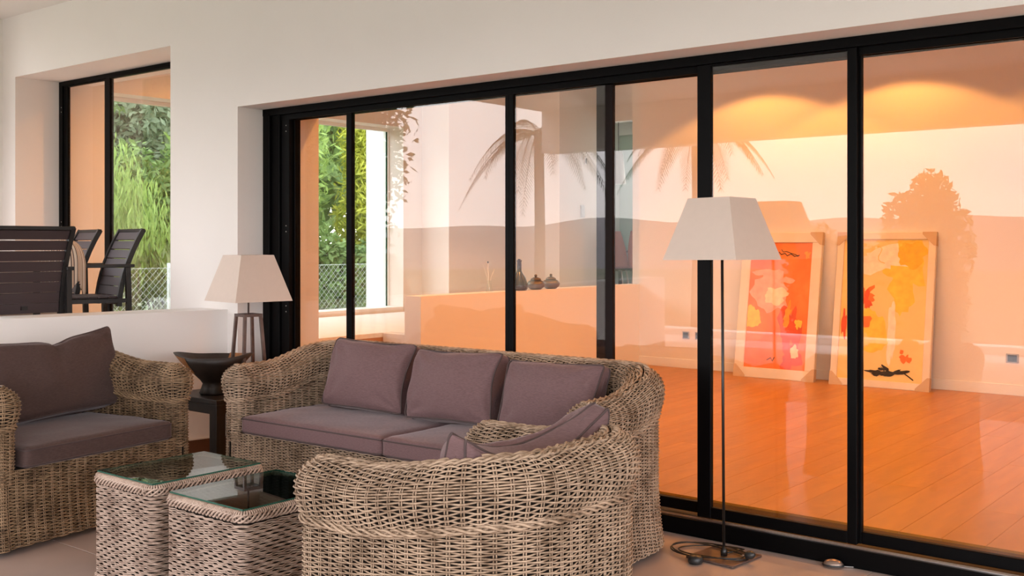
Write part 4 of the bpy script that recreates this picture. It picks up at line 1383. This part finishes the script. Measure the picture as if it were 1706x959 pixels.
def leaf_cloud(centers, radii, n, size, squash=1.0, droop=0.0, shell=.55):
    """quads for n leaves scattered in ellipsoids"""
    k = rng.integers(0, len(centers), n)
    d_ = rng.normal(size=(n, 3)); d_ /= np.linalg.norm(d_, axis=1)[:, None]
    rr = (shell + (1 - shell) * rng.random(n)) ** .8
    P = centers[k] + d_ * radii[k] * rr[:, None]
    a = rng.normal(size=(n, 3)); a /= np.linalg.norm(a, axis=1)[:, None]
    if droop > 0:
        a = a * (1 - droop) + np.array([0, 0, -1.]) * droop; a /= np.linalg.norm(a, axis=1)[:, None]
    b_ = np.cross(a, d_ + rng.normal(0, .4, (n, 3))); b_ /= np.linalg.norm(b_, axis=1)[:, None] + 1e-9
    s = size * rng.uniform(.6, 1.3, n)[:, None]
    A, Bb = a * s, b_ * s * .42 * squash
    V = np.stack([P - A, P + Bb * 1.0 - A * .1, P + A, P - Bb - A * .1], 1).reshape(-1, 3)
    Q = np.arange(n * 4).reshape(-1, 4)
    return V, Q

def tree(name, label, loc, h, rad, base, n, size, lm, cat='tree', nclump=18, droop=0.0, squash=1.0, trunk=.09, group=None, shell=.5):
    """crown between base and h"""
    o = thing(name, label, cat, loc, 0, group)
    cs, rs = [], []
    for k in range(nclump):
        d_ = rng.normal(size=3); d_ /= np.linalg.norm(d_)
        f = rng.random() ** .5
        cz_ = (base + h) / 2
        cs.append((d_[0] * rad * .68 * f, d_[1] * rad * .68 * f, cz_ + d_[2] * (h - base) * .38 * f))
        q = rng.uniform(.32, .5)
        rs.append((rad * q, rad * q, (h - base) * .5 * q * 1.1))
    V, Q = leaf_cloud(np.array(cs), np.array(rs), n, size, squash, droop, shell)
    V[:, 2] = np.maximum(V[:, 2], .02)
    tag(link('foliage', np_mesh('foliage', V, Q, False), LM[lm], o), kind='stuff')
    MB().tube([(0, 0, 0), (.04, .03, base + .2), (-.03, .05, (base + h) * .55)], [trunk, trunk * .8, trunk * .3], 8).build('trunk', M['bark'], o)
    for k in range(4):
        a = k * 1.7
        c_ = cs[k]
        MB().tube([(0, .02, base * .8 + .1), (c_[0] * .5, c_[1] * .5, (base + c_[2]) / 2), tuple(c_)], [trunk * .5, trunk * .3, trunk * .12], 6).build('branch', M['bark'], o)
    return o
GZ = -.2
tag(MB().box(-40, -9.5, -5, 40, GZ - .5, GZ).build('ground_garden', M['ground']), kind='structure')
# seen in the wide glass doors
tree('ivy_hedge', 'dense glossy ivy hedge behind the wire fence, below the bright tree', (-12.7, 11.0, GZ), 2.3, 1.15, .1, 14000, .065, 'mid', 'hedge', 22, trunk=.05)
tree('ivy_hedge', 'dark green hedge behind the wire fence next to the white outer pier', (-12.3, 12.6, GZ), 2.0, 1.1, .1, 14000, .065, 'mid', 'hedge', 20, trunk=.05)
tree('broadleaf_tree', 'bright green feathery tree filling the upper left of the big window', (-14.6, 11.3, GZ), 5.4, 1.6, .6, 15000, .085, 'bright', 'tree', 26, droop=.35, squash=.6)
tree('conifer', 'yellow-green conifer with upright sprays beside the white outer pier', (-13.3, 12.75, GZ), 4.8, .85, .5, 12000, .085, 'yellow', 'tree', 24, droop=0, squash=.5)
# seen in the raised left doors
tree('weeping_shrub', 'pale green weeping shrub filling the raised left doorway', (-13.4, 7.3, GZ), 3.1, 1.5, .2, 12000, .10, 'bright', 'shrub', 24, droop=.7, squash=.35, trunk=.05)
tree('weeping_shrub', 'yellowish weeping shrub low behind the wire fence in the left doorway', (-12.4, 8.3, GZ), 1.75, .95, .1, 6000, .09, 'olive', 'shrub', 14, droop=.6, squash=.35, trunk=.04)
tree('broadleaf_tree', 'dark leafy tree at the top left of the raised left doorway', (-16.2, 8.2, GZ), 6.2, 1.5, 2.2, 9000, .085, 'mid', 'tree', 22)
tree('broadleaf_tree', 'grey-green tree, leaves coloured with haze, at the top right of the raised left doorway', (-17.6, 10.8, GZ), 6.4, 2.0, 1.8, 12000, .085, 'grey', 'tree', 26)  # hazy reflection in the glass put into the leaf colour
tree('laurel_bush', 'glossy green laurel bush at the right side of the raised left doorway', (-13.9, 9.0, GZ), 3.3, 1.0, .2, 8000, .075, 'mid', 'bush', 18, trunk=.05)
# a wood closing the view
for k, (x_, y_) in enumerate(((-21, 7), (-21.5, 11), (-20, 15), (-18.5, 19), (-20, 23))):
    tree('woodland_tree', 'tall woodland tree closing the garden view, ' + ('first', 'second', 'third', 'fourth', 'fifth')[k] + ' from the left', (x_, y_, GZ), 8.5, 2.9, .3, 11000, .26, ('dark', 'olive', 'mid', 'olive', 'dark')[k], 'tree', 26, group='wood behind the garden')

# chain-link fence
fn = thing('wire_fence', 'galvanised chain-link fence along the garden behind the big window', 'fence', (-11.3, 5.0, GZ))
H_, Ln, ms = 1.36, 9.5, .085
b = MB()
def clip_seg(y0_, dirn):
    z0_, z1_ = 0, H_
    ya, yb_ = y0_, y0_ + dirn * H_
    pa, pb = [ya, 0.0], [yb_, H_]
    if dirn > 0:
        if pa[0] < 0: pa = [0, -ya]
        if pb[0] > Ln: pb = [Ln, Ln - ya]
    else:
        if pa[0] > Ln: pa = [Ln, ya - Ln]
        if pb[0] < 0: pb = [0, ya]
    return pa, pb
def wires(dirn):
    b_ = MB()
    y_ = -H_ if dirn > 0 else 0
    while y_ < (Ln if dirn > 0 else Ln + H_):
        pa, pb = clip_seg(y_, dirn)
        if pb[1] - pa[1] > .03: b_.tube([(.004 * dirn, pa[0], pa[1]), (.004 * dirn, pb[0], pb[1])], .0022, 4, cap=False)
        y_ += ms
    return b_
for dn in (1, -1): tag(wires(dn).build('wire_mesh', M['wire'], fn), kind='stuff')
for z in (.05, .7, H_ - .01): MB().tube([(0, 0, z), (0, Ln, z)], .003, 5).build('line_wire', M['wire'], fn)
for k in range(5): MB().tube([(-.03, .2 + 2.25 * k, 0), (-.03, .2 + 2.25 * k, H_ + .05)], .022, 8).build('post', M['wire'], fn)

# ------------------------------------------------------------------ the open side of the porch (mirrored in the glass)
tag(MB().box(-24, 9, -5.3, -4.2, -.25, -.01).build('floor_terrace', mat('light_bounce_deck', (.66, .61, .57), .7, var=.05)), kind='structure')  # deck paled in colour to bounce light into the porch
struct('trim_8', MB().box(-24, 9, -5.6, -5.3, -.25, .10, .01), M['white_frame'])
tag(MB().box(-300, 300, -420, -8.5, -6.5, -6.0).build('ground_valley', mat('valley_ground', (.20, .17, .11), .95, col2=(.10, .12, .06), vscale=.05)), kind='structure')
M['hill'] = mat('far_hills', (0.30, 0.26, 0.25), 1.0, col2=(.22, .21, .20), vscale=.01)  # distance haze put into the grey base colour
hv, hf = [], []
for i in range(161):
    a = PI + PI * i / 160 * 1.0
    hgt = 8 + 8 * noise.noise(Vector((i * .07, 3.1, 0))) + 4 * noise.noise(Vector((i * .21, 1.1, 0)))
    for rr, z in ((300, -6.2), (330, hgt * .55), (370, hgt), (420, -6.2)):
        hv.append((rr * math.cos(a), -5 + rr * math.sin(a), z))
for i in range(160):
    for k in range(3): hf.append((i * 4 + k, i * 4 + k + 1, (i + 1) * 4 + k + 1, (i + 1) * 4 + k))
tag(MB().add(hv, hf, True).build('far_hills', M['hill']), 'far ridge with haze in its colour, mirrored in the glass doors', 'hill')

def palm(label, loc, h, n, L_):
    o = thing('palm_tree', label, 'palm', loc)
    MB().tube([(0, 0, 0), (.05, .02, h * .5), (0, 0, h)], [.16, .13, .12], 10).build('trunk', M['bark'], o)
    for k in range(n):
        a = 2 * PI * k / n + rng.uniform(-.15, .15)
        el = rng.uniform(.05, 1.0)
        V, F = [], []
        prev = None
        spine = []
        for s_ in np.linspace(0, 1, 14):
            r_ = L_ * s_ * (math.cos(el) * .55 + .45)
            z_ = h + L_ * (math.sin(el) * s_ - 1.05 * s_ ** 2.1)
            spine.append(Vector((r_ * math.cos(a), r_ * math.sin(a), z_)))
        b_ = MB().tube(spine, [.018 * (1 - .8 * i / 13) for i in range(14)], 5)
        side = Vector((-math.sin(a), math.cos(a), 0))
        for i in range(1, 13):
            for q in range(3):
                p = spine[i].lerp(spine[min(i + 1, 13)], q / 3)
                t_ = (spine[min(i + 1, 13)] - spine[i - 1]).normalized()
                ll = L_ * .24 * math.sin(PI * (.15 + .8 * i / 13))
                for s_ in (-1, 1):
                    dv = (side * s_ * .75 + t_ * .7 + Vector((0, 0, -.45))).normalized() * ll
                    b_.add([p - t_ * .012, p + t_ * .012, p + dv * .6 + t_ * .012, p + dv, p + dv * .6 - t_ * .012], [(0, 1, 2, 3, 4)])
        b_.build('frond', LM['palm'], o)
    return o
palm('palm tree with hanging fronds mirrored in the glass above the floor lamp', (-10.6, -9.6, -1.0), 4.7, 16, 1.7)
palm('palm tree mirrored in the left glass doors beyond the sofa', (-15.2, -10.4, -1.0), 5.0, 16, 1.9)
tree('garden_bush', 'round bush mirrored in the glass over the yellow painting', (-6.2, -9.4, -1.2), 3.75, 1.1, .2, 16000, .09, 'dark', 'bush', 18)
tree('garden_bush', 'smaller round bush mirrored in the glass over the orange painting', (-8.0, -9.8, -1.4), 3.4, .9, .2, 12000, .08, 'dark', 'bush', 16)
tag(MB().box(-60, 30, -13, -5.6, -2.0, -1.0).build('ground_slope', M['ground']), kind='structure')

# evergreens added to keep the sky out of the left panes
for k, (x_, y_, h_) in enumerate(((-17.6, -6.2, 6.4), (-20.8, -6.6, 7.2), (-24.0, -6.0, 7.0), (-27.4, -6.4, 7.6), (-30.8, -6.0, 7.2), (-34.2, -5.4, 7.4))):
    tree('sky_blocker_tree', 'added dark evergreen blocking the sky in the left panes, ' + ('first', 'second', 'third', 'fourth', 'fifth', 'sixth')[k] + ' from the palm', (x_, y_, -1.0), h_ + 1, 2.0, .1, 24000, (.11 if k == 0 else .22), 'dark', 'tree', 30, group='evergreens added to block the sky', shell=.3)
tag(MB().box(2.9, 40, -5.6, 40, -.5, -.2).build('ground_lawn', M['ground']), kind='structure')
